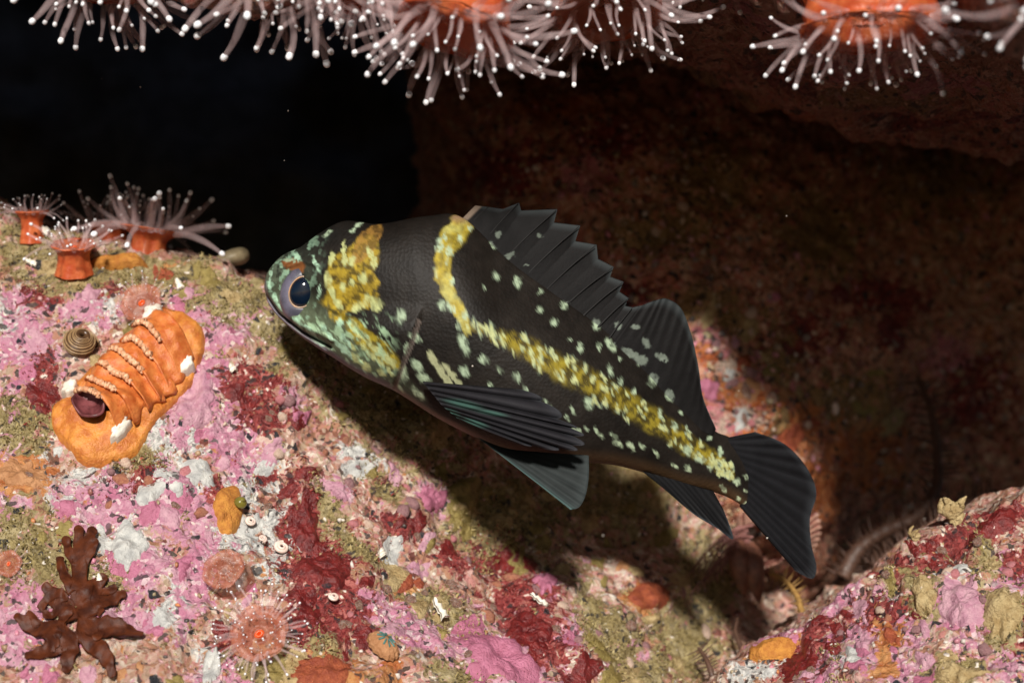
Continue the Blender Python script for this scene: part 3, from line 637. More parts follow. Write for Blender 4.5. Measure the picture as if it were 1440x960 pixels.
    sheet('pelvic_fin', [(672, 615), (688, 622), (704, 628), (722, 632), (742, 634)], [(802, 716), (815, 712), (824, 694), (828, 668), (828, 640)], [-0.62, -0.55, -0.45], [-0.95, -0.9, -0.7], 110, 34, 7, 0.018, 0.05, pelv)
    def pect(PX, PY, S, R, ph):
        c = fincol((0.019, 0.018, 0.021), (0.042, 0.043, 0.050), 0.8)(PX, PY, S, R, ph)
        glow = (stain(PX.ravel(), PY.ravel(), [(652, 568, 24, 5, 12), (634, 582, 12, 6, 20), (668, 594, 16, 4, 18), (690, 580, 20, 3, 10)], 0.6).reshape(PX.shape) * 0.32 * (0.4 + 0.6 * ph))[..., None]  # teal glow blended into the fin colour
        return c * (1 - glow) + glow * np.array([0.12, 0.32, 0.25])
    sheet('pectoral_fin', [(594, 536), (602, 546), (612, 558), (622, 570), (634, 580), (646, 590)],
          [(742, 548), (775, 566), (800, 592), (818, 605), (822, 617), (819, 630), (798, 634), (758, 630), (722, 622)], [-0.70, -0.78, -0.72], [-0.92, -1.12, -1.25, -1.15], 260, 46, 8, -0.07, 0.05, pect, scal=0.09, bulge=0.16)
    return root

M_EYE = plain('eye_rim', (0.13, 0.12, 0.165), (0.06, 0.06, 0.08), 6, 0.3, 0.1, spec=0.6)
M_IRIS = plain('iris_gold', (0.52, 0.29, 0.15), (0.30, 0.22, 0.16), 14, 0.25, 0.1)
M_PUPIL = plain('pupil', (0.004, 0.010, 0.022), (0.003, 0.006, 0.014), 4, 0.08, 0.0, spec=0.7)
M_SPINE = plain('fin_spine', (0.022, 0.021, 0.021), (0.016, 0.015, 0.015), 2, 0.65, 0.05, spec=0.1)
_n = NT('fin_membrane'); M_FIN = _n.finish(_n.attr('Col', 'Color'), 0.62, _n.bump(_n.noise(26, 4, 0.6), 0.25, 0.02), spec=0.10, trans=0.28)
fish = build_fish()

# ---------------------------------------------------------------- strawberry anemones
def tentacle_mesh(curve, k, fat=1.0):
    path, rad = [], []
    for t in np.linspace(0, 0.93, 8):
        path.append((curve * t * t, 0.10 * math.sin(3.2 * t + k * 1.7) * t, t)); rad.append(fat * (0.080 * (1 - t) + 0.040 * t + 0.006 * math.sin(9 * t + k)))
    e = np.array(path[-1]); d = np.array(path[-1]) - np.array(path[-2]); d /= np.linalg.norm(d); nb = len(path)
    for a in (0.35, 0.9, 1.5, 2.1, 2.7, 3.05):
        path.append(tuple(e + d * 0.050 * (1 - math.cos(a)))); rad.append(max(0.052 * math.sin(a), 0.004) if a > 1 else 0.036 + 0.014 * a)
    v, f = tube(path, rad, 8)
    fm = [1 if (i // 8) >= nb - 1 and i < len(f) - 2 else 0 for i in range(len(f))]; fm[-1] = 1
    return make_mesh('tentacle', v, f, [M_TENT, M_TIP], True, None, fm)
M_TENT = plain('tentacle_flesh', (0.74, 0.57, 0.57), (0.64, 0.45, 0.45), 5, 0.3, 0.05, alpha=0.15, spec=0.3)
M_TIP = plain('tentacle_tip', (0.86, 0.86, 0.88), (0.75, 0.75, 0.78), 5, 0.25, 0.05)
M_TENT_P = plain('tentacle_flesh_pink', (0.55, 0.28, 0.24), (0.45, 0.22, 0.2), 5, 0.35, 0.05, alpha=0.38, spec=0.4)
M_ORANGE = plain('anemone_orange', (0.66, 0.17, 0.055), (0.48, 0.07, 0.02), 5, 0.4, 0.45, 0.05, 9, trans=0.2)
M_PALE = plain('anemone_disc', (0.50, 0.20, 0.13), (0.40, 0.10, 0.05), 6, 0.4, 0.3, alpha=0.5)
M_MOUTH = plain('anemone_mouth', (0.80, 0.12, 0.02), (0.65, 0.07, 0.01), 6, 0.3, 0.2)
TENTS = [tentacle_mesh(c, k) for k, c in enumerate((-0.4, -0.12, 0.12, 0.35, 0.6, 0.85))]
ar = np.random.default_rng(5)

def anemone(loc, axis, R, H, n, L, label, group, lean=(25, 80), mats=(M_ORANGE, M_PALE), rings=3, foot=0.62, mouth=True, jitter=14, dish=0.18, bend=None):
    root = empty('strawberry_anemone', loc, label, 'anemone', group)
    root.rotation_mode = 'QUATERNION'; root.rotation_quaternion = Vector(axis).normalized().to_track_quat('Z', 'Y') @ Quaternion((0, 0, 1), ar.uniform(0, 6))
    rim = R * 0.92
    prof = [(R * foot * 1.15, -0.12), (R * foot, 0.06 * H), (R * foot * 0.92, H * 0.4), (R * foot * 0.98, H * 0.7), (rim * 0.9, H * 0.93), (rim, H), (rim * 0.97, H + 0.02)]
    P = np.array(prof); v, f = lathe(resample(P, 22), 32); a = np.arctan2(v[:, 1], v[:, 0]); rad = 1 + 0.05 * np.sin(a * 7 + R * 9) + 0.06 * np.sin(a * 2 + H * 5)
    v[:, :2] *= rad[:, None]; link('column', make_mesh('anemone_column', v, f, mats[0]), root)
    v, f = lathe(resample([(rim * 1.0, H), (rim * 0.8, H + 0.03 * R), (rim * 0.55, H - dish * R * 0.4), (rim * 0.3, H - dish * R), (rim * 0.16, H - dish * R * 0.6), (0.001, H - dish * R * 1.5)], 22), 36)
    a = np.arctan2(v[:, 1], v[:, 0]); rd = np.hypot(v[:, 0], v[:, 1]) / rim; v[:, 2] += 0.035 * R * np.sin(a * 12) * rd + 0.07 * R * np.sin(a * 3 + 9 * R) * rd; v[:, :2] *= (1 + 0.05 * np.sin(a * 5 + 3 * H) * rd)[:, None]; link('oral_disc', make_mesh('anemone_disc', v, f, mats[1]), root)
    if mouth:
        v, f = lathe(resample([(R * 0.14, H - dish * R), (R * 0.12, H - dish * R + 0.09 * R), (R * 0.07, H - dish * R + 0.13 * R), (R * 0.03, H - dish * R + 0.06 * R), (0.002, H - dish * R)], 12), 20)
        v[:, 0] *= 1.35; link('mouth', make_mesh('anemone_mouth', v, f, M_MOUTH), root)
    for k in range(n):
        ring = k % rings; ra = (0.93, 0.78, 0.6)[ring]; ll = L * (1.0, 0.92, 0.75)[ring] * ar.uniform(0.62, 1.15)
        ang = 2 * math.pi * (k + 0.5 * ring) / n * (1 if rings == 1 else 1) * 1.0 + ar.uniform(-0.22, 0.22)
        lo, hi = lean; tilt = math.radians(np.interp(ring, [0, rings - 1 + 1e-6], [hi, lo]) + ar.uniform(-jitter, jitter))
        q = Quaternion((0, 0, 1), ang) @ Quaternion((0, 1, 0), tilt)
        me = TENTS[int(np.clip(ar.normal(2.6 if bend is None else bend, 1.2), 0, 5))]
        link('tentacle', me, root, (ra * rim * math.cos(ang), ra * rim * math.sin(ang), H - 0.01), q @ Quaternion((0, 0, 1), ar.uniform(-0.5, 0.5)), (ll * 1.0, ll, ll))
    return root

GT = 'anemones hanging along the lip of the overhang'
def top(px, py, y, ax, R, H, n, L, label, **kw): return anemone(vat(px, py, y), ax, R, H, n, L, label, GT, mouth=False, jitter=22, **kw)
top(150, -66, -2.0, (0.0, -0.30, -1), 0.66, 0.40, 58, 0.80, 'dim anemone hanging in the top left corner, leftmost on the overhang', lean=(5, 65))
top(395, -70, -2.3, (0.05, -0.35, -1), 0.60, 0.40, 60, 0.92, 'pale tentacled anemone hanging second from the left on the overhang', lean=(5, 70))
top(505, -56, -2.5, (-0.1, -0.45, -0.9), 0.58, 0.42, 60, 0.70, 'dense whitish anemone crowding the left side of the big red hanging anemone', lean=(5, 70))
top(650, -26, -2.7, (-0.16, -0.30, -1), 0.80, 0.66, 76, 0.78, 'red anemone with the longest tentacles trailing lowest from the overhang above the fish', lean=(0, 80), foot=0.85)
top(850, -30, -1.6, (0.05, -0.25, -1), 0.85, 0.52, 70, 0.66, 'shaded reddish anemone hanging above the dorsal fin of the fish', lean=(5, 75), foot=0.85)
top(1222, -20, -2.9, (0.0, -0.16, -1), 0.92, 0.60, 76, 0.74, 'bright orange anemone with splayed white tipped tentacles at the top right', lean=(5, 88), foot=0.88)
top(1500, -40, -6.3, (-0.2, -0.4, -0.9), 0.5, 0.35, 30, 0.80, 'anemone cut off by the right edge of the picture under the overhang', lean=(10, 75))
top(975, -84, -1.6, (0.1, -0.2, -1), 0.5, 0.3, 30, 0.6, 'small brown shaded anemone between the two orange anemones of the overhang', lean=(10, 60))

GC = 'anemones standing on the crest of the rock slope'
def crest(px, py, dy, ax, R, H, n, L, label, **kw):
    b = slope.lift(px, py, 0.0); return anemone(Vector(b) + Vector((0, dy, 0)), ax, R, H, n, L, label, GC, **kw)
crest(46, 334, 0.0, (0.0, -0.15, 1), 0.27, 0.36, 34, 0.34, 'small orange anemone with raised tentacles at the left end of the crest', lean=(5, 75))
crest(106, 382, 0.0, (0.05, -0.35, 1), 0.36, 0.34, 34, 0.46, 'orange anemone with a stout column on the crest, second from the left', lean=(20, 70), foot=0.7)
crest(200, 364, 0.35, (0.15, 0.0, 1), 0.50, 0.42, 44, 0.85, 'largest dim red anemone with long fanned tentacles on the crest', lean=(10, 75), foot=0.55)
crest(140, 352, 0.9, (-0.1, 0.0, 1), 0.42, 0.45, 30, 0.6, 'shadowed red anemone behind the crest', lean=(5, 60))
GS = 'anemones open on the face of the rock slope'
def onslope(px, py, ax, R, H, n, L, label, **kw):
    return anemone(Vector(slope.lift(px, py, 0.0)), ax, R, H, n, L, label, GS, mats=(M_PALE, M_PALE), **kw)
onslope(206, 436, (-0.1, -0.9, 0.45), 0.33, 0.30, 54, 0.20, 'translucent brown anemone with red mouth touching the orange chiton', lean=(15, 85))
onslope(17, 800, (0.05, -0.95, 0.35), 0.19, 0.14, 30, 0.13, 'tiny orange anemone at the left edge beside the brown seaweed', lean=(30, 85))
onslope(322, 815, (-0.1, -0.85, 0.5), 0.30, 0.34, 60, 0.12, 'half closed pinkish anemone above the open orange one', lean=(-30, 40), foot=0.9, mouth=False, dish=0.3)
onslope(368, 898, (0.0, -0.95, 0.4), 0.40, 0.30, 96, 0.30, 'open orange anemone with a fringe of fine tentacles at the bottom of the slope', lean=(0, 85), jitter=24)

# ---------------------------------------------------------------- small animals and growths on the rock
def local_frame(surf, px, py):
    P = surf.lift(px, py, 0.0); N = surf.normal(px, py); return P, N

def polar_patch(surf, px, py, rx, ry, ang, h, name, mat, parent=None, rag=0.25, lobes=5, seed=0, rings=8, seg=40, dome=4.0, rough_h=0.02, conform=True, hole=None, flat=0.0):
    """crust with a ragged outline that follows the rock below it; rim tucked under the surface"""
    a = np.linspace(0, 2 * math.pi, seg, endpoint=False); rr = np.random.default_rng(seed)
    out = 1 + rag * sum(rr.uniform(-1, 1) / (k ** 0.7) * np.cos(k * a + rr.uniform(0, 6)) for k in range(2, 2 + lobes)) * 0.6 + rag * 0.14 * rr.uniform(-1, 1, seg)
    rho = np.concatenate([[0.001], np.linspace(0.18, 1, rings - 1)])
    c, s = math.cos(math.radians(ang)), math.sin(math.radians(ang))
    U = rho[:, None] * (out * np.cos(a))[None] * rx; Vv = rho[:, None] * (out * np.sin(a))[None] * ry
    X = px + U * c - Vv * s; Y = py + U * s + Vv * c
    prof = h * (1 - np.clip(rho, 0, 1) ** dome)[:, None] + 0 * X - 0.03 * (rho[:, None] > 0.99)
    prof = prof + rough_h * (n2(X, Y, 9, seed) - 0.5) * 2 * (rho[:, None] < 0.98)
    if hole is not None: prof = prof - hole(U / rx, Vv / ry)
    P = (surf.pos(X, Y) if conform else surf.lift(X, Y, 0.0)) + surf.normal(X, Y) * prof[..., None]
    me = make_mesh(name, P.reshape(-1, 3), grid_faces(rings, seg, False, True)[:, ::-1].copy(), mat)
    return link(name, me, parent)

M_GIRDLE = plain('chiton_girdle', (0.64, 0.25, 0.045), (0.42, 0.11, 0.02), 5, 0.45, 0.7, 0.04, 22)
M_VALVE = plain('chiton_valve', (0.62, 0.20, 0.05), (0.46, 0.10, 0.02), 9, 0.38, 0.5, 0.03, 40)
M_FRILL = plain('chiton_frill', (0.74, 0.46, 0.28), (0.52, 0.22, 0.10), 12, 0.45, 0.3)
M_CREAM = plain('white_shell', (0.82, 0.78, 0.68), (0.66, 0.58, 0.48), 8, 0.4, 0.4, 0.03)
M_HOLLOW = plain('maroon_hollow', (0.07, 0.014, 0.016), (0.22, 0.06, 0.065), 4, 0.5, 0.3)
M_SNAIL = plain('snail_shell', (0.11, 0.055, 0.025), (0.05, 0.025, 0.012), 9, 0.3, 0.2)
M_SNAILRIB = plain('snail_rib', (0.36, 0.24, 0.12), (0.22, 0.13, 0.06), 9, 0.35, 0.2)
M_SPONGE = plain('yellow_sponge', (0.58, 0.25, 0.04), (0.40, 0.14, 0.02), 11, 0.6, 0.9, 0.04, 34)
M_SPONGE_R = plain('red_orange_sponge', (0.36, 0.085, 0.03), (0.22, 0.04, 0.018), 9, 0.55, 1.0, 0.04, 30)
M_BEAD = plain('golden_bead', (0.22, 0.19, 0.03), (0.12, 0.10, 0.02), 5, 0.15, 0.1)
M_WEED = plain('brown_seaweed', (0.12, 0.028, 0.008), (0.045, 0.010, 0.004), 5.5, 0.55, 0.35, 0.03, 14, trans=0.2, spec=0.3)
M_TUBEW = plain('worm_tube', (0.78, 0.66, 0.58), (0.62, 0.45, 0.38), 10, 0.35, 0.3)
M_PINKC = plain('coralline_crust', (0.48, 0.165, 0.255), (0.34, 0.10, 0.16), 7, 0.5, 0.8, 0.05, 26)
M_PINKP = plain('pale_coralline_crust', (0.55, 0.32, 0.37), (0.40, 0.18, 0.25), 6, 0.5, 0.8, 0.05, 26)
M_REDC = plain('red_algal_crust', (0.20, 0.022, 0.020), (0.08, 0.008, 0.009), 8, 0.30, 0.8, 0.05, 22)
M_TANC = plain('tan_bryozoan_crust', (0.50, 0.38, 0.19), (0.30, 0.20, 0.08), 8, 0.6, 1.0, 0.06, 22)
M_GREYC = plain('grey_white_crust', (0.58, 0.57, 0.53), (0.34, 0.34, 0.33), 6, 0.5, 0.7, 0.05, 24)
M_OLIVEC = plain('olive_sponge_crust', (0.30, 0.23, 0.07), (0.18, 0.13, 0.035), 8, 0.5, 0.9, 0.05, 24)
M_PEACH = plain('peach_sponge_crust', (0.48, 0.24, 0.11), (0.34, 0.15, 0.06), 7, 0.6, 0.8, 0.05, 24)

def build_chiton():
    cx, cy = 182, 545; ax = math.radians(-47); c, s = math.cos(ax), math.sin(ax)
    def W(u, v, h):          # u along the animal (towards the upper right), v across, in photo px; h in units above the rock
        u = np.asarray(u, float); v = np.asarray(v, float); return slope.lift(cx + u * c - v * s, cy + u * s + v * c, 0.06) + slope.normal(cx + 0 * u, cy + 0 * u) * (np.asarray(h) + 0 * u)[..., None]
    org = W(0, 0, -0.1)
    root = empty('chiton', Vector(org), 'large orange chiton with ruffled plates on the pink rock slope', 'chiton')
    # girdle: broad at both ends, pinched at the sides, rim close to the rock
    nA, nR = 120, 16; a = np.linspace(0, 2 * math.pi, nA, endpoint=False); cu, sv = np.cos(a), np.sin(a)
    lenu = 128 * (1 + 0.03 * np.sin(5 * a + 1)); wid = 68 * (1 + 0.10 * np.cos(2 * a) + 0.08 * np.sin(3 * a + 2) + 0.05 * np.sin(7 * a) + 0.03 * np.sin(13 * a))
    r = np.linspace(0.45, 1.0, nR)[:, None]
    U = r * (np.sign(cu) * np.abs(cu) ** 0.85 * lenu)[None]; Vv = r * (np.sign(sv) * np.abs(sv) ** 0.8 * wid)[None]
    H = 0.09 * np.sqrt(np.clip(1 - ((r - 0.45) / 0.55) ** 2.2, 0, 1)) + 0.06 * np.sin(U * 0.11 + Vv * 0.05) * (1 - r) * 2 + 0.02 * (n2(U, Vv, 14, 4) - 0.5) - 0.10 * (r > 0.99)
    P = W(U, Vv, H) - org
    link('girdle', make_mesh('chiton_girdle', P.reshape(-1, 3), grid_faces(nR, nA, False, True)[:, ::-1].copy(), M_GIRDLE), root)
    # overlapping arched valves
    for k in range(6):
        u0 = -50 + k * 24.0; w = 54 * (1 - 0.20 * abs(k - 2.5) / 2.5) ; nu, nv = 14, 40
        uu = np.linspace(-4, 30, nu)[:, None]; vv = np.linspace(-1, 1, nv)[None]
        U = u0 + uu - 9 * vv ** 2 + 0 * vv; Vv = vv * w + 3 * np.sin(uu * 0.2 + k)
        H = 0.12 + 0.22 * (1 - vv ** 2) ** 0.8 + 0.10 * (1 - (uu + 4) / 34) ** 1.6 + 0.03 * (n2(U, Vv, 30, k) - 0.5)
        P = W(U, Vv, H) - org
        P2 = W(U, Vv, H - 0.07) - org
        N = nu * nv; f = grid_faces(nu, nv); idx = [(i, 0) for i in range(nu)] + [(nu - 1, j) for j in range(1, nv)] + [(i, nv - 1) for i in range(nu - 2, -1, -1)] + [(0, j) for j in range(nv - 2, 0, -1)]
        idx = [i * nv + j for i, j in idx]; rim = np.array([(x, y, y + N, x + N) for x, y in zip(idx, idx[1:] + idx[:1])])
        vo = link('valve', make_mesh('chiton_valve', np.concatenate([P.reshape(-1, 3), P2.reshape(-1, 3)]), np.concatenate([f[:, ::-1], f + N, rim]), M_VALVE), root)
        q = np.linspace(0, 1, 70); v0 = -0.86 + 1.15 * q; cr = np.random.default_rng(k)      # pale knobbed frill along the raised edge
        pth = W(u0 - 5 - 9 * v0 ** 2 + 2.0 * np.sin(q * 60 + k), v0 * w + 3 * math.sin(k - 0.8), 0.12 + 0.22 * np.clip(1 - v0 ** 2, 0, 1) ** 0.8 + 0.10 - 0.01) - org
        t_, f_ = tube(pth, (0.012 + 0.032 * np.abs(np.sin(q * 26 + k)) * (0.5 + cr.random(70))) * np.minimum(1, np.minimum(q, 1 - q) * 12 + 0.1), 7)
        link('frill', make_mesh('chiton_frill', t_, f_, M_FRILL), vo)
    # maroon hollow at the lower end, colour darkened for the shade inside, pale rim
    q = np.linspace(0, 2 * math.pi, 30, endpoint=False); rows = []
    for rr, hh in ((1.0, 0.50), (0.95, 0.53), (0.85, 0.50), (0.7, 0.42), (0.45, 0.36), (0.02, 0.33)):
        rows.append(W(-66 + rr * 20 * np.cos(q), -10 + rr * 27 * np.sin(q), hh - 0.25) - org)
    link('hollow', make_mesh('chiton_hollow', np.concatenate(rows), grid_faces(6, 30, False, True)[:, ::-1].copy(), M_HOLLOW), root)
    for (x, y, rx, ry, an) in ((218, 457, 14, 11, -30), (263, 517, 13, 10, 30), (100, 551, 11, 9, -20), (172, 617, 17, 7, 20)):
        dx, dy = x - cx, y - cy; u, v = dx * c + dy * s, -dx * s + dy * c; rr = np.random.default_rng(int(x))
        q = np.linspace(0, 2 * math.pi, 18, endpoint=False); o = 1 + rr.uniform(-0.28, 0.28, 18); rows = []
        for g, hh in ((1.05, 0.0), (1.0, 0.20), (0.85, 0.24), (0.5, 0.25), (0.02, 0.26)): rows.append(W(u + g * o * rx * np.cos(q), v + g * o * ry * np.sin(q), hh) - org)
        link('white_patch', make_mesh('chiton_white_patch', np.concatenate(rows), grid_faces(5, 18, False, True)[:, ::-1].copy(), M_CREAM), root)
build_chiton()

def align(axis, spin=0.0): return Vector(axis).normalized().to_track_quat('Z', 'Y') @ Quaternion((0, 0, 1), spin)

def build_snail():
    P, N = local_frame(slope, 110, 484)
    root = empty('top_snail', Vector(P), 'dark brown ribbed snail shell beside the orange chiton', 'snail')
    root.rotation_mode = 'QUATERNION'; root.rotation_quaternion = align(Vector(N) + Vector((0.5, -0.3, 0.25)))
    V = []; turns = 3.2; nt, ns = 150, 14
    for i in range(nt):
        t = i / (nt - 1); th = t * turns * 2 * math.pi; k = 0.74 ** (t * turns); R = 0.165 * k; r = 0.115 * k
        for j in range(ns):
            a = 2 * math.pi * j / ns; rr = R + r * math.cos(a); V.append((rr * math.cos(th), rr * math.sin(th), 0.40 * (1 - k) + r * math.sin(a) + 0.06))
    sh = link('shell', make_mesh('snail_shell', V, grid_faces(nt, ns, False, True), M_SNAIL), root)
    for a in (0.1, 0.6, 1.1, -0.4):
        pth = []; rad = []
        for i in range(90):
            t = i / 89 * 0.9; th = t * turns * 2 * math.pi; k = 0.74 ** (t * turns); rr = 0.165 * k + 0.118 * k * math.cos(a); pth.append((rr * math.cos(th), rr * math.sin(th), 0.40 * (1 - k) + 0.118 * k * math.sin(a) + 0.06)); rad.append(0.011 * k + 0.002)
        v, f = tube(pth, rad, 5); link('rib', make_mesh('snail_rib', v, f, M_SNAILRIB), sh)
build_snail()

# yellow oval sponge with the golden bead snail sitting on it
t = polar_patch(slope, 321, 716, 22, 34, 8, 0.09, 'yellow_sponge', M_SPONGE, rag=0.22, seed=3, conform=False, rough_h=0.02); tag(t, 'oval yellow orange sponge on the white rock above the half closed anemone', 'sponge')
def bead(px, py, r, label, mat=M_BEAD):
    P, N = local_frame(slope, px, py); v, f = lathe(resample([(0.02, -0.02), (r, 0.0), (r * 1.05, r * 0.5), (r * 0.8, r * 0.95), (r * 0.45, r * 1.2), (r * 0.5, r * 1.28), (r * 0.2, r * 1.5), (0.002, r * 1.55)], 18), 20)
    return tag(link('bead_snail', make_mesh('bead_snail', v, f, mat), None, Vector(P + N * 0.10), align(Vector(N) + Vector((0.3, 0, 0.2)))), label, 'snail')
bead(334, 716, 0.085, 'tiny glossy golden green snail on the yellow sponge')

def ribbon_mesh(surf, pts, mat, name, n=26, thick=0.016, org=np.zeros(3)):
    """leaf lobe: pts = (px, py, half width px, height); domed strip with rounded outline and thickness"""
    Q = resample(pts, n); X, Y, R, H = Q.T; sl = np.concatenate([[0], np.cumsum(np.hypot(np.diff(X), np.diff(Y)))]); R0 = np.maximum.accumulate(R[::-1])[::-1]; R0 = np.maximum(R * 0.72, 7.0 * (sl / sl[-1]))
    e = np.clip(sl[-1] - sl, 0, None); R = np.where(e < R0, np.sqrt(np.maximum(R0 ** 2 - (R0 - e) ** 2, 0.2)), R0) * (1 + 0.10 * np.sin(sl * 0.35))
    T = np.gradient(Q[:, :2], axis=0); T /= np.linalg.norm(T, axis=1)[:, None] + 1e-9; Nn = np.stack([-T[:, 1], T[:, 0]], -1)
    w = np.linspace(-1, 1, 9)
    PX = X[:, None] + Nn[:, 0:1] * R[:, None] * w; PY = Y[:, None] + Nn[:, 1:2] * R[:, None] * w
    HH = H[:, None] * 0.2 * (0.9 + 0.1 * (1 - w ** 2)) + 0.03 * (n2(PX, PY, 18, 8) - 0.5) * 2
    NR = surf.normal(PX, PY); P = surf.lift(PX, PY, 0.045) + NR * HH[..., None]
    top_ = P.reshape(-1, 3); bot = (P - NR * thick * (1.05 - np.abs(w)[None, :, None])).reshape(-1, 3); N = n * 9; f = grid_faces(n, 9)
    idx = [(i, 0) for i in range(n)] + [(n - 1, j) for j in range(1, 9)] + [(i, 8) for i in range(n - 2, -1, -1)] + [(0, j) for j in range(7, 0, -1)]; idx = [i * 9 + j for i, j in idx]
    rim = np.array([(x, y, y + N, x + N) for x, y in zip(idx, idx[1:] + idx[:1])])
    return make_mesh(name, np.concatenate([top_, bot]) - org, np.concatenate([f, f[:, ::-1] + N, rim]), mat)

def build_weed():
    org = slope.lift(95, 880, 0.0)
    root = empty('brown_seaweed', Vector(org), 'flat lobed brown seaweed on the lower left of the slope', 'seaweed')
    lobes = [[(108, 862, 12, .08), (112, 830, 15, .14), (113, 795, 15, .18), (112, 768, 11, .22), (112, 750, 8, .24), (112, 743, 2, .24)], [(112, 805, 12, .12), (122, 780, 11, .2), (128, 762, 11, .24), (131, 750, 8, .25), (132, 744, 2, .25)],
             [(110, 800, 9, .12), (100, 785, 9, .2), (95, 770, 8, .24), (94, 760, 6, .24), (94, 756, 1.5, .24)], [(115, 805, 8, .12), (126, 790, 8, .2), (132, 777, 9, .22), (134, 769, 7, .22), (135, 765, 1.5, .22)],
             [(105, 840, 12, .1), (92, 815, 10, .16), (87, 800, 8, .18), (86, 790, 5, .18), (86, 786, 1.5, .18)], [(100, 880, 16, .08), (92, 860, 20, .14), (78, 845, 15, .16), (68, 835, 9, .16), (63, 830, 2, .16)],
             [(110, 870, 14, .08), (135, 852, 18, .16), (158, 842, 14, .18), (172, 838, 8, .18), (178, 837, 2, .18)], [(95, 890, 18, .08), (70, 890, 18, .14), (45, 885, 14, .16), (30, 876, 9, .18), (24, 872, 2, .18)],
             [(100, 890, 16, .08), (85, 910, 18, .12), (60, 922, 14, .16), (42, 926, 8, .18), (36, 927, 2, .18)], [(110, 880, 16, .08), (138, 885, 20, .14), (168, 888, 16, .18), (190, 893, 12, .2), (202, 897, 3, .2)],
             [(110, 890, 16, .08), (135, 910, 18, .12), (150, 928, 14, .16), (156, 942, 8, .16), (158, 950, 2, .16)], [(100, 895, 14, .08), (100, 915, 16, .12), (95, 935, 12, .14), (92, 948, 3, .14)],
             [(105, 860, 12, .08), (125, 835, 12, .16), (142, 820, 10, .18), (150, 812, 2, .18)]]
    wr = np.random.default_rng(77)
    for _ in range(12):
        x, y = wr.uniform(40, 170), wr.uniform(830, 915); a = wr.uniform(0, 6.28); l = wr.uniform(22, 42)
        lobes.append([(x, y, 7, .1), (x + math.cos(a) * l * 0.5, y + math.sin(a) * l * 0.5, 8, .2), (x + math.cos(a + .4) * l, y + math.sin(a + .4) * l, 8, .26)])
    for L in lobes: link('blade', ribbon_mesh(slope, L, M_WEED, 'seaweed_blade', org=org), root)
build_weed()

def worm(px, py, r, label, surf=slope, lift=0.06):
    P, N = local_frame(surf, px, py); pth, rad = [], []
    for i in range(44):
        t = i / 43; th = t * 4.0 * math.pi; R = r * (1 - 0.78 * t); pth.append((R * math.cos(th), R * math.sin(th), 0.03 + 0.035 * t)); rad.append(r * (0.36 - 0.22 * t))
    v, f = tube(pth, rad, 8)
    tag(link('coiled_tube_worm', make_mesh('coiled_tube_worm', v, f, M_TUBEW), None, Vector(P + N * lift), align(N, px)), label, 'tube worm', 'coiled tube worms on the rocks')
worm(397, 768, 0.095, 'largest white coiled worm tube beside the dark red crust'); worm(353, 733, 0.07, 'white coiled worm tube to the right of the yellow sponge'); worm(369, 757, 0.055, 'small white coiled worm tube left of the largest coil')
worm(467, 845, 0.065, 'white coiled worm tube inside the dark red crust'); worm(1166, 574, 0.10, 'pale coiled worm tube on the dim back wall right of the tail', wall, 0.15)

def build_limpet():
    P, N = local_frame(slope, 536, 915); root = empty('limpet', Vector(P + N * 0.03), 'small orange limpet with teal stripes near the bottom of the slope', 'limpet')
    root.rotation_mode = 'QUATERNION'; root.rotation_quaternion = align(N, 0.3)
    v, f = lathe(resample([(0.17, -0.03), (0.165, 0.03), (0.13, 0.09), (0.07, 0.14), (0.002, 0.16)], 16), 48); a = np.arctan2(v[:, 1], v[:, 0]); v[:, :2] *= (1 + 0.07 * np.cos(a * 14))[:, None]; v[:, 1] *= 1.5
    sh = link('shell', make_mesh('limpet_shell', v, f, M_PEACH), root)
    for k in range(9):
        a = 2 * math.pi * k / 9; pth = [(math.cos(a) * r, 1.5 * math.sin(a) * r, z + 0.012) for r, z in ((0.10, 0.115), (0.075, 0.135), (0.045, 0.150), (0.02, 0.157))]
        w, g = tube(pth, [0.012, 0.014, 0.012, 0.004], 5); link('stripe', make_mesh('limpet_stripe', w, g, M_TEAL), sh)
M_TEAL = plain('teal_stripe', (0.08, 0.22, 0.20), (0.05, 0.14, 0.13), 8, 0.4)
build_limpet()

# broken shell pieces: curved shards with thickness
def shard(px, py, sx, sy, spin, label, surf=slope, mat=M_CREAM, h=0.08, seed=0):
    P, N = local_frame(surf, px, py); rr = np.random.default_rng(seed + int(px)); nu, nv = 7, 9
    u = np.linspace(-1, 1, nu)[:, None]; v = np.linspace(-1, 1, nv)[None]; jag = 1 + 0.35 * rr.uniform(-1, 1, (1, nv)); taper = 1 - 0.45 * (v * 0.5 + 0.5)
    X = u * sx * taper * jag; Y = v * sy + 0.12 * sy * rr.uniform(-1, 1, (nu, 1)) * (np.abs(v) > 0.9); Z = 0.5 * sx * (1 - u ** 2) + 0.03 * v + 0.02 * np.sin(v * 9)
    A = np.stack(np.broadcast_arrays(X, Y, Z), -1).reshape(-1, 3); B = A - np.array([0, 0, 0.03]); n_ = nu * nv; f = grid_faces(nu, nv)
    idx = [(i, 0) for i in range(nu)] + [(nu - 1, j) for j in range(1, nv)] + [(i, nv - 1) for i in range(nu - 2, -1, -1)] + [(0, j) for j in range(nv - 2, 0, -1)]; idx = [i * nv + j for i, j in idx]
    rim = np.array([(x, y, y + n_, x + n_) for x, y in zip(idx, idx[1:] + idx[:1])])
    me = make_mesh('shell_fragment', np.concatenate([A, B]), np.concatenate([f, f[:, ::-1] + n_, rim]), mat)
    return tag(link('shell_fragment', me, None, Vector(P + N * h), align(N, math.radians(spin))), label, 'shell', 'broken shell pieces on the rocks')
shard(615, 860, 0.075, 0.15, 8, 'bright white shell chip upright beside olive turf in the slope centre'); shard(755, 857, 0.05, 0.14, 35, 'white shell chip at the edge of the fish shadow beside dark red crust')
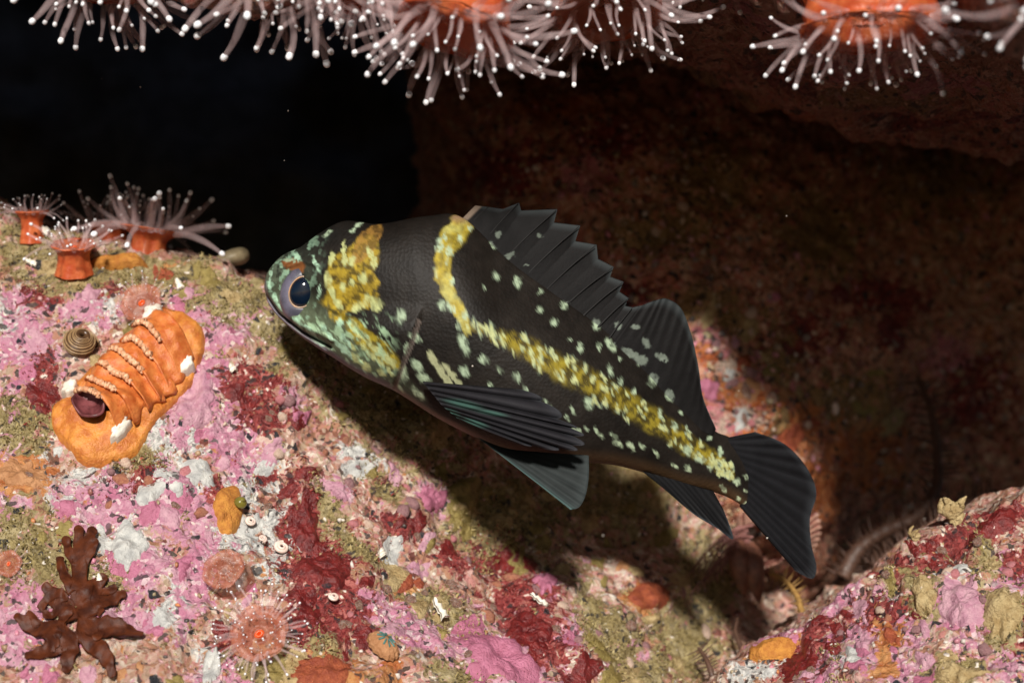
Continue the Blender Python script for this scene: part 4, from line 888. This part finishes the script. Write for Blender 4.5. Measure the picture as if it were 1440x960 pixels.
shard(537, 777, 0.09, 0.05, 20, 'small white shell chip in the gravel groove'); shard(65, 331, 0.07, 0.05, 60, 'white shell chip at the foot of the leftmost crest anemone'); shard(44, 372, 0.05, 0.09, 75, 'pinkish white shell chip in the turf below the crest anemones')
shard(253, 407, 0.06, 0.07, 30, 'white shell chip in the turf right of the translucent anemone'); shard(140, 817, 0.04, 0.05, 10, 'tiny white shell chip beside the seaweed'); shard(326, 515, 0.05, 0.05, 40, 'white shell chip on the red patch left of the fish shadow')
# pale pointed shell behind the crest
def build_slipper():
    P, N = local_frame(slope, 318, 362); v, f = lathe(resample([(0.002, 0.66), (0.10, 0.52), (0.20, 0.30), (0.24, 0.12), (0.20, 0.0), (0.12, -0.06), (0.002, -0.08)], 22), 28)
    v[:, 1] *= 0.6; v[:, 0] += 0.10 * np.sin(v[:, 2] * 5)
    tag(link('pointed_shell', make_mesh('pointed_shell', v, f, M_DUN), None, Vector(P) + Vector((0.22, 0.35, 0.12)), align((-1, -0.2, -0.28))), 'dull olive pointed shell lying on the crest left of the fish', 'shell')
M_DUN = plain('dun_shell', (0.30, 0.24, 0.14), (0.18, 0.14, 0.08), 5, 0.5, 0.4)
build_slipper()
t = polar_patch(slope, 168, 372, 42, 9, 0, 0.14, 'orange_sponge', M_SPONGE, rag=0.2, seed=12, conform=False); tag(t, 'low orange sponge crust between the crest anemones and the turf', 'sponge')
t = polar_patch(slope, 452, 945, 44, 26, -10, 0.05, 'red_sponge', M_SPONGE_R, rag=0.5, seed=13, rough_h=0.04); tag(t, 'red orange sponge crust at the bottom edge of the slope', 'sponge')
t = polar_patch(slope, 912, 838, 28, 20, 20, 0.12, 'shaded_orange_sponge', M_SPONGE_R, rag=0.4, seed=14); tag(t, 'orange sponge lump inside the shadow of the fish', 'sponge')
t = polar_patch(outcrop, 1082, 908, 34, 13, -32, 0.12, 'outcrop_sponge', M_SPONGE, rag=0.25, seed=15); tag(t, 'yellow orange sponge on the crest of the lower right rock', 'sponge')

# ---------------------------------------------------------------- barnacle behind the tail, with its feeding fans
M_BARN = NT('barnacle_plate')
def _barn(n):
    st = n.attr('Col', 'Color'); nr = n.bump(n.noise(20, 4, 0.6), 0.4, 0.03)
    return n.finish(n.mix(n.math('MULTIPLY', n.ss(0.4, 0.7, n.noise(6, 4, 0.6)), 0.4), st, (0.42, 0.16, 0.11)), 0.45, nr)
M_BARN = _barn(M_BARN)
M_BEAK = plain('barnacle_beak', (0.26, 0.11, 0.07), (0.12, 0.05, 0.035), 7, 0.4, 0.5)
M_CIRRUS = plain('barnacle_cirrus', (0.34, 0.15, 0.13), (0.22, 0.09, 0.08), 8, 0.5, 0.1, alpha=0.75)
def build_barnacle():
    base = vat(1088, 742, 5.3); root = empty('acorn_barnacle', base, 'large pale striped barnacle half hidden behind the tail fin', 'barnacle')
    root.rotation_mode = 'QUATERNION'; root.rotation_quaternion = align((-0.42, -1.0, -0.30), 0.4)
    for k in range(6):
        nA, nH = 30, 12; a0 = 2 * math.pi * k / 6 + 0.06; a = np.linspace(a0, a0 + 2 * math.pi / 6 - 0.12, nA)[:, None]; h = np.linspace(0, 1, nH)[None]
        ridge = np.cos(a * 42 + 0.6 * np.sin(h * 5 + k)); R = 0.76 - 0.34 * h ** 0.8 + 0.03 * ridge * (1 - 0.4 * h); Z = -0.2 + 0.95 * h + 0.06 * np.sin(a * 5) * h
        V = np.stack(np.broadcast_arrays(R * np.cos(a), R * np.sin(a), Z), -1); V2 = V * np.array([0.9, 0.9, 1.0]) - np.array([0, 0, 0.02])
        C = np.where((ridge + 0 * h)[..., None] > -0.1, np.array([0.38, 0.23, 0.17]), np.array([0.16, 0.05, 0.04])); n_ = nA * nH; f = grid_faces(nA, nH)
        idx = [(i, 0) for i in range(nA)] + [(nA - 1, j) for j in range(1, nH)] + [(i, nH - 1) for i in range(nA - 2, -1, -1)] + [(0, j) for j in range(nH - 2, 0, -1)]; idx = [i * nH + j for i, j in idx]
        rim = np.array([(x, y, y + n_, x + n_) for x, y in zip(idx, idx[1:] + idx[:1])])
        link('wall_plate', make_mesh('barnacle_plate', np.concatenate([V.reshape(-1, 3), V2.reshape(-1, 3)]), np.concatenate([f, f[:, ::-1] + n_, rim]), M_BARN, True, {'Col': np.concatenate([C.reshape(-1, 3)] * 2)}), root)
    inv = (Matrix.Translation(base) @ root.rotation_quaternion.to_matrix().to_4x4()).inverted()
    def loc(p): return np.array(inv @ Vector(p))
    for dx in (-1, 1):       # two beak halves reaching down and forward
        pth = [loc(vat(1058 + dx * 10 - 14 * (1 - q), 762 + q * 82 + dx * 4, 4.5 - 0.3 * math.sin(q * 3))) + np.array([0, 0, 0]) for q in np.linspace(0, 1, 14)]
        v, f = tube(pth, [0.10, 0.15, 0.18, 0.19, 0.19, 0.185, 0.175, 0.165, 0.15, 0.13, 0.11, 0.08, 0.05, 0.012], 12); link('beak', make_mesh('barnacle_beak', v, f, M_BEAK), root)
    br = np.random.default_rng(21)
    for k in range(20):      # feathery feeding legs
        an = math.radians(br.uniform(95, 215)); L = br.uniform(45, 85); x0, y0 = 1046 + br.uniform(-14, 14), 752 + br.uniform(-14, 22); B = Batch(); pts = []
        for q in np.linspace(0, 1, 9): pts.append((x0 + math.cos(an) * L * q, y0 + math.sin(an) * -L * q * 0.35 + 42 * q * q * abs(math.cos(an)) + 12 * q, 4.4 - 0.35 * q + 0.25 * br.uniform(-.1, .1)))
        P = np.array([loc(vat(*p)) for p in pts]); v, f = tube(P, np.linspace(0.022, 0.006, 9), 5); B.add(v, f)
        for i in range(1, 9):
            for sg in (-1, 1):
                p = pts[i]; e = loc(vat(p[0] + sg * 6 - 5, p[1] + 12, p[2])); v, f = tube([P[i], (P[i] + e) / 2, e], [0.008, 0.006, 0.003], 4); B.add(v, f)
        link('cirrus', B.mesh('barnacle_cirrus', M_CIRRUS), root)
build_barnacle()

# ---------------------------------------------------------------- brittle star arms reaching out of the crevice
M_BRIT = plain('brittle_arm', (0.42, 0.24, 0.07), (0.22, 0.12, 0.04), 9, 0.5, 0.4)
M_BRIT_SHADED = plain('brittle_arm_shaded', (0.11, 0.055, 0.035), (0.06, 0.03, 0.02), 9, 0.5, 0.4)  # darker copy of the arm colour, standing in for shade
def spine_mesh(mat, key):
    v, f = tube([(0, 0, 0), (0.02, 0, 0.5), (0, 0, 1)], [0.055, 0.045, 0.02], 5); return make_mesh('arm_spine_' + key, v, f, mat)
SPN = {M_BRIT.name: spine_mesh(M_BRIT, 'gold'), M_BRIT_SHADED.name: spine_mesh(M_BRIT_SHADED, 'brown')}
def brittle(pts, r0, n, sl, mat, label, seed=0):
    Q = resample(pts, 60); P = at(Q[:, 0], Q[:, 1], Q[:, 2]); org = P[0].copy(); root = empty('brittle_star', Vector(org), label, 'brittle star', 'brittle star arms in the crevice')
    rad = r0 * np.linspace(1, 0.35, 60) * (1 + 0.12 * np.cos(np.arange(60) * 2.1)); v, f = tube(P - org, rad, 10); link('arm', make_mesh('brittle_arm', v, f, mat), root)
    rr = np.random.default_rng(seed); T = np.gradient(P, axis=0)
    for k in range(n):
        i = int((k + 0.5) / n * 58); t = Vector(T[i]).normalized(); side = t.cross(Vector((0, -1, 0))).normalized() * (1 if k % 2 else -1)
        d = (side + t * rr.uniform(0.0, 0.5) + Vector((0, -1, 0)) * rr.uniform(-0.3, 0.7)).normalized()
        link('spine', SPN[mat.name], root, Vector(P[i] - org), align(d), sl * rr.uniform(0.7, 1.15))
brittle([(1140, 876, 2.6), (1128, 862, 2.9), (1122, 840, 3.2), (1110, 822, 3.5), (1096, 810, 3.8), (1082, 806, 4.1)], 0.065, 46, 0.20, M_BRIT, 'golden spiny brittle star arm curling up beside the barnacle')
brittle([(1046, 918, 3.2), (1038, 900, 3.4), (1034, 885, 3.6), (1038, 868, 3.8)], 0.05, 24, 0.12, M_BRIT_SHADED, 'short dark brittle star arm curling left of the yellow outcrop sponge', 1)
brittle([(1006, 975, 1.9), (1000, 945, 2.0), (992, 925, 2.2), (982, 910, 2.4)], 0.06, 26, 0.22, M_BRIT_SHADED, 'brown brittle star arm at the bottom of the gully', 2)
brittle([(1185, 812, 5.5), (1205, 775, 5.6), (1240, 748, 5.8), (1285, 728, 6.0), (1315, 690, 6.3), (1318, 640, 6.8), (1310, 580, 7.3), (1290, 530, 7.8)], 0.15, 90, 0.42, M_BRIT_SHADED, 'long shadowed brittle star arm lying up the right side of the crevice', 3)
brittle([(1230, 800, 4.9), (1260, 775, 5.0), (1300, 745, 5.2), (1350, 715, 5.5), (1400, 690, 5.8)], 0.12, 56, 0.40, M_BRIT_SHADED, 'dark brittle star arm along the gap above the lower right rock', 4)

# ---------------------------------------------------------------- crust patches and embedded stones (parts of the rock they grow on)
cr = np.random.default_rng(31)
def M_of(kind): return {'m_pink': [M_PINKC, M_PINKP], 'm_white': [M_GREYC], 'm_red': [M_REDC], 'm_olive': [M_OLIVEC, M_TANC], 'm_orange': [M_PEACH, M_SPONGE_R]}[kind]
NAMES = {'m_pink': 'coralline_crust', 'm_white': 'pale_crust', 'm_red': 'red_algal_crust', 'm_olive': 'bryozoan_crust', 'm_orange': 'sponge_crust'}
def scatter_crusts(surf, ob, masks, x0, x1, y0, y1, n, rmin, rmax, seed):
    r = np.random.default_rng(seed); X = r.uniform(x0, x1, n * 6); Y = r.uniform(y0, y1, n * 6); keys = list(masks)
    if surf.crest is not None:
        k = Y > np.interp(X, *surf.crest) + 6; X, Y = X[k], Y[k]
    vals = np.stack([blob_mask(X, Y, masks[k], seed=i * 5 + 2) for i, k in enumerate(keys)]); pick = vals.argmax(0); c = 0
    for i in range(len(X)):
        if vals[pick[i], i] < 0.25: kind = r.choice(keys, p=[0.35, 0.2, 0.15, 0.25, 0.05])
        else: kind = keys[pick[i]]
        ms = M_of(kind); rr = r.uniform(rmin, rmax) * (1.0 if r.random() < 0.8 else 1.5)
        polar_patch(surf, X[i], Y[i], rr, rr * r.uniform(0.5, 1.0), r.uniform(0, 180), r.uniform(0.010, 0.035), NAMES[kind], ms[r.integers(len(ms))], ob, rag=0.55, lobes=7, seed=int(r.integers(1e6)), rings=6, seg=26, dome=3, rough_h=0.018)
        c += 1
        if c >= n: break
scatter_crusts(slope, slope_ob, slope_masks, 0, 1000, 310, 960, 210, 7, 22, 41)
scatter_crusts(outcrop, out_ob, out_masks, 1010, 1440, 690, 960, 44, 6, 17, 42)
scatter_crusts(wall, wall_ob, wall_masks, 960, 1260, 400, 760, 40, 8, 20, 43)
for (x, y, rx, ry, an, m, nm) in ((605, 705, 22, 17, 20, M_PINKC, 'coralline_crust'), (705, 922, 62, 30, 22, M_PINKC, 'coralline_crust'), (765, 828, 14, 18, -40, M_PINKC, 'coralline_crust'), (470, 690, 20, 9, 45, M_PINKP, 'coralline_crust'),
                             (275, 560, 30, 44, 15, M_PINKP, 'coralline_crust'), (180, 768, 26, 34, 0, M_GREYC, 'pale_crust'), (298, 932, 12, 30, 5, M_GREYC, 'pale_crust'), (30, 668, 34, 24, 0, M_PEACH, 'sponge_crust'),
                             (455, 800, 34, 34, 0, M_REDC, 'red_algal_crust'), (745, 885, 34, 20, 40, M_REDC, 'red_algal_crust'), (432, 735, 20, 34, -10, M_REDC, 'red_algal_crust')):
    polar_patch(slope, x, y, rx, ry, an, 0.06, nm, m, slope_ob, rag=0.5, lobes=8, seed=int(x + y), rings=10, seg=56, dome=6, rough_h=0.035)
for (x, y, rx, ry, an, m, h) in ((1410, 860, 26, 40, 10, M_TANC, 0.10), (1345, 942, 34, 18, 0, M_TANC, 0.08), (1300, 838, 17, 24, 0, M_TANC, 0.10), (1352, 850, 34, 28, 0, M_PINKP, 0.08), (1120, 925, 24, 34, 30, M_REDC, 0.05), (1400, 735, 40, 14, -30, M_REDC, 0.05)):
    polar_patch(outcrop, x, y, rx, ry, an, h, 'bryozoan_crust' if m is M_TANC else ('red_algal_crust' if m is M_REDC else 'coralline_crust'), m, out_ob, rag=0.5, lobes=8, seed=int(x + y), rings=10, seg=50, dome=3, rough_h=0.07)
# tuft standing on the crest of the outcrop
def build_tuft(px, py, surf, label, n, s, mat, name='bryozoan_tuft'):
    P, N = local_frame(surf, px, py); root = empty(name, Vector(P), label, 'bryozoan'); r = np.random.default_rng(int(px))
    for k in range(n):
        d = (Vector(N) * 0.4 + Vector((r.uniform(-0.8, 0.8), r.uniform(-0.6, 0.3), r.uniform(0.2, 1.0)))).normalized(); L = s * r.uniform(0.6, 1.2); pth = []; rad = []
        for q in np.linspace(0, 1, 8): pth.append(np.array(d) * L * q + np.array([0.05 * math.sin(q * 7 + k), 0, 0.04 * math.cos(q * 6 + k)])); rad.append(s * (0.20 - 0.07 * q + 0.05 * math.sin(q * 11 + k)) * (1 if q < 0.99 else 0.35))
        v, f = tube(pth, rad, 8); link('branch', make_mesh('tuft_branch', v, f, mat), root)
build_tuft(1345, 733, outcrop, 'pale yellow bryozoan tuft standing on the crest of the lower right rock', 9, 0.34, M_TANC)
build_tuft(1292, 764, outcrop, 'tiny round tan bryozoan knob on the crest left of the yellow tuft', 5, 0.14, M_TANC)

# stones: low lumps of a few shared shapes, children of the rock
ICO = None
def ico(sub=1):
    import bmesh
    bm = bmesh.new(); bmesh.ops.create_icosphere(bm, subdivisions=sub, radius=1.0); v = np.array([x.co[:] for x in bm.verts]); f = [tuple(q.index for q in p.verts) for p in bm.faces]; bm.free(); return v, np.array(f)
IV, IF = ico(2); LV, LF = ico(1)
M_STONES = [plain('stone_grey', (0.42, 0.39, 0.35), (0.25, 0.21, 0.19), 5, 0.45, 0.6, 0.05, 18), plain('stone_rust', (0.45, 0.20, 0.11), (0.28, 0.09, 0.06), 5, 0.45, 0.6, 0.05, 18), plain('stone_cream', (0.66, 0.52, 0.40), (0.45, 0.28, 0.22), 6, 0.45, 0.6, 0.05, 18),
            plain('stone_mauve', (0.36, 0.20, 0.20), (0.20, 0.09, 0.10), 5, 0.45, 0.6, 0.05, 18), plain('stone_black', (0.05, 0.05, 0.055), (0.02, 0.02, 0.024), 6, 0.4, 0.5), plain('stone_rose', (0.55, 0.22, 0.24), (0.40, 0.13, 0.13), 6, 0.45, 0.6, 0.05, 18)]
STONES = []
for k in range(12):
    v = IV * (0.55 + 0.9 * fbm(IV * 1.9 + k * 7.7, 4, k, 0.65))[:, None] * np.array([1, 0.8, 0.6]); STONES.append(make_mesh('stone', v, IF, [M_ROCK, M_STONES[1], M_STONES[2], M_ROCK, M_STONES[3], M_STONES[5]][k % 6], k % 2 == 0))
def scatter_stones(surf, ob, regions, n, smin, smax, seed):
    r = np.random.default_rng(seed)
    for _ in range(n):
        bx, by, rx, ry = regions[r.integers(len(regions))]; x = bx + rx * r.normal() * 0.6; y = by + ry * r.normal() * 0.6
        if surf.crest is not None and y < np.interp(x, *surf.crest) + 4: continue
        P = surf.pos(np.array([x]), np.array([y]))[0]; N = surf.normal(np.array([x]), np.array([y]))[0]; s = r.uniform(smin, smax)
        link('stone', STONES[r.integers(12)], ob, Vector(P - N * s * 0.12), align(Vector(N) + Vector(r.uniform(-.4, .4, 3)), r.uniform(0, 6)), (s * r.uniform(0.8, 1.3), s, s))
scatter_stones(slope, slope_ob, [(560, 720, 90, 60), (640, 800, 60, 50), (480, 640, 60, 30), (700, 860, 50, 40), (520, 860, 70, 50), (330, 660, 120, 60), (620, 900, 90, 50), (180, 680, 120, 40), (420, 580, 60, 30), (800, 880, 60, 50), (930, 900, 60, 50)], 70, 0.05, 0.13, 51)
scatter_stones(wall, wall_ob, [(1040, 540, 50, 80), (1120, 620, 60, 70), (1200, 600, 90, 90), (900, 250, 150, 80), (1200, 400, 150, 90)], 70, 0.05, 0.15, 52)
scatter_stones(outcrop, out_ob, [(1250, 860, 120, 60), (1380, 800, 70, 80), (1150, 930, 60, 30)], 28, 0.05, 0.12, 53)

# ---------------------------------------------------------------- fine cover nobody could count
PAL = np.array([(0.52, 0.42, 0.32), (0.62, 0.34, 0.34), (0.55, 0.20, 0.28), (0.03, 0.03, 0.035), (0.40, 0.26, 0.14), (0.30, 0.08, 0.07), (0.66, 0.60, 0.54), (0.40, 0.33, 0.18), (0.50, 0.18, 0.06), (0.02, 0.02, 0.025), (0.26, 0.22, 0.20)])
_n = NT('grit'); M_GRIT = _n.finish(_n.mix(_n.math('MULTIPLY', _n.ss(0.3, 0.7, _n.noise(20, 3)), 0.4), _n.attr('Col', 'Color'), (0.3, 0.2, 0.15)), 0.4, None, spec=0.5)
def grit(name, surf, x0, x1, y0, y1, n, smin, smax, seed, label):
    r = np.random.default_rng(seed); X = r.uniform(x0, x1, n); Y = r.uniform(y0, y1, n)
    k = fbm(np.stack([X / 70, Y / 70, 0 * X], -1), 3, seed) > 0.44; X, Y = X[k], Y[k]
    if surf.crest is not None: k = Y > np.interp(X, *surf.crest) - 4; X, Y = X[k], Y[k]
    n = len(X); P = surf.pos(X, Y); N = surf.normal(X, Y); s = smin + (smax - smin) * r.random(n) ** 2.2
    a = r.normal(size=(n, 3, 3)); q, _ = np.linalg.qr(a); V = (LV[None] * (0.4 + 1.0 * r.random((n, len(LV), 1)))) * (np.stack([np.ones(n), r.uniform(0.5, 1, n), r.uniform(0.35, 0.9, n)], -1)[:, None] * s[:, None, None])
    V = np.einsum('nij,nvj->nvi', q, V) + (P + N * (s * 0.05)[:, None])[:, None]
    C = np.repeat(PAL[r.integers(0, len(PAL), n)] * r.uniform(0.7, 1.1, (n, 1)), len(LV), 0); F = (LF[None] + (np.arange(n) * len(LV))[:, None, None]).reshape(-1, 3)
    o = link(name, make_mesh(name, V.reshape(-1, 3), F, M_GRIT, False, {'Col': C})); o['kind'] = 'stuff'; tag(o, label, 'gravel')
grit('slope_gravel', slope, -40, 1050, 300, 990, 2200, 0.015, 0.055, 61, 'fine shell gravel and grit strewn over the bright rock slope')
grit('outcrop_gravel', outcrop, 1000, 1470, 680, 990, 800, 0.015, 0.055, 62, 'fine grit on the lower right rock')
grit('wall_gravel', wall, 640, 1460, 120, 800, 3500, 0.03, 0.11, 63, 'fine grit on the shadowed back wall')

_n = NT('turf'); M_TURF = _n.finish(_n.attr('Col', 'Color'), 0.45, None, spec=0.4, trans=0.15)
def turf(name, surf, masks, x0, x1, y0, y1, n, L, seed, label, key='m_olive', cols=((0.16, 0.12, 0.045), (0.46, 0.37, 0.17))):
    r = np.random.default_rng(seed); X = r.uniform(x0, x1, n); Y = r.uniform(y0, y1, n); m = blob_mask(X, Y, masks[key]) * 0.8 + (fbm(np.stack([X / 26, Y / 26, 0 * X], -1), 3, seed) - 0.5) * 1.9
    k = m > 0.5
    if surf.crest is not None: k &= Y > np.interp(X, *surf.crest) - 14
    X, Y = X[k], Y[k]; n = len(X); P = surf.pos(X, Y); N = surf.normal(X, Y); d = N + r.normal(size=(n, 3)) * 0.75; d /= np.linalg.norm(d, axis=1)[:, None]
    w = np.cross(d, r.normal(size=(n, 3))); w /= np.linalg.norm(w, axis=1)[:, None]; l = L * r.uniform(0.4, 1.2, n)[:, None]; b = r.normal(size=(n, 3)) * 0.35 * l; ww = w * l * r.uniform(0.12, 0.32, n)[:, None]
    V = np.stack([P - ww * 0.7, P + ww * 0.7, P + d * l * 0.55 + b * 0.3 + ww, P + d * l * 0.55 + b * 0.3 - ww, P + d * l + b], 1)
    i = (np.arange(n) * 5)[:, None]; F = np.concatenate([i + np.array([[0, 1, 2]]), i + np.array([[0, 2, 3]]), i + np.array([[3, 2, 4]])])
    t = r.random((n, 1)); C = np.array(cols[0]) * (1 - t) + np.array(cols[1]) * t
    o = link(name, make_mesh(name, V.reshape(-1, 3), F, M_TURF, False, {'Col': np.repeat(C, 5, 0)})); o['kind'] = 'stuff'; tag(o, label, 'algae')
turf('olive_turf', slope, slope_masks, -40, 1060, 285, 990, 105000, 0.055, 71, 'sandy olive algal turf in tufts over the rock slope')
turf('red_turf', slope, slope_masks, 0, 900, 380, 990, 36000, 0.045, 72, 'short dark red algal fuzz on the rock slope', 'm_red', ((0.10, 0.008, 0.008), (0.42, 0.08, 0.07)))
turf('outcrop_turf', outcrop, out_masks, 1000, 1470, 660, 990, 24000, 0.05, 73, 'sandy olive turf on the lower right rock')

# ---------------------------------------------------------------- specks drifting in the water
def specks():
    r = np.random.default_rng(91); n = 45; Y = r.uniform(-5, 7, n); P = at(r.uniform(-60, 1500, n), r.uniform(0, 960, n), Y); s = r.uniform(0.006, 0.014, n)
    for i in range(n):       # none inside the rock
        d = slope_d(P[i, 0] * 100 / (1 + Y[i] / 24) + 720, 480 - P[i, 2] * 100 / (1 + Y[i] / 24)); 
        if Y[i] > d - 0.3 and P[i, 2] < 1.5: P[i, 1] = min(Y[i], float(d) - 0.6)
    V = (LV[None] * s[:, None, None] * (0.6 + 0.8 * r.random((n, len(LV), 1))) + P[:, None]).reshape(-1, 3); F = (LF[None] + (np.arange(n) * len(LV))[:, None, None]).reshape(-1, 3)
    o = link('drifting_specks', make_mesh('drifting_specks', V, F, M_SPECK)); o['kind'] = 'stuff'; tag(o, 'pale specks drifting in the water of the crevice', 'particles')
M_SPECK = plain('speck', (0.6, 0.55, 0.48), (0.5, 0.45, 0.4), 5, 0.6, 0.0)
specks()
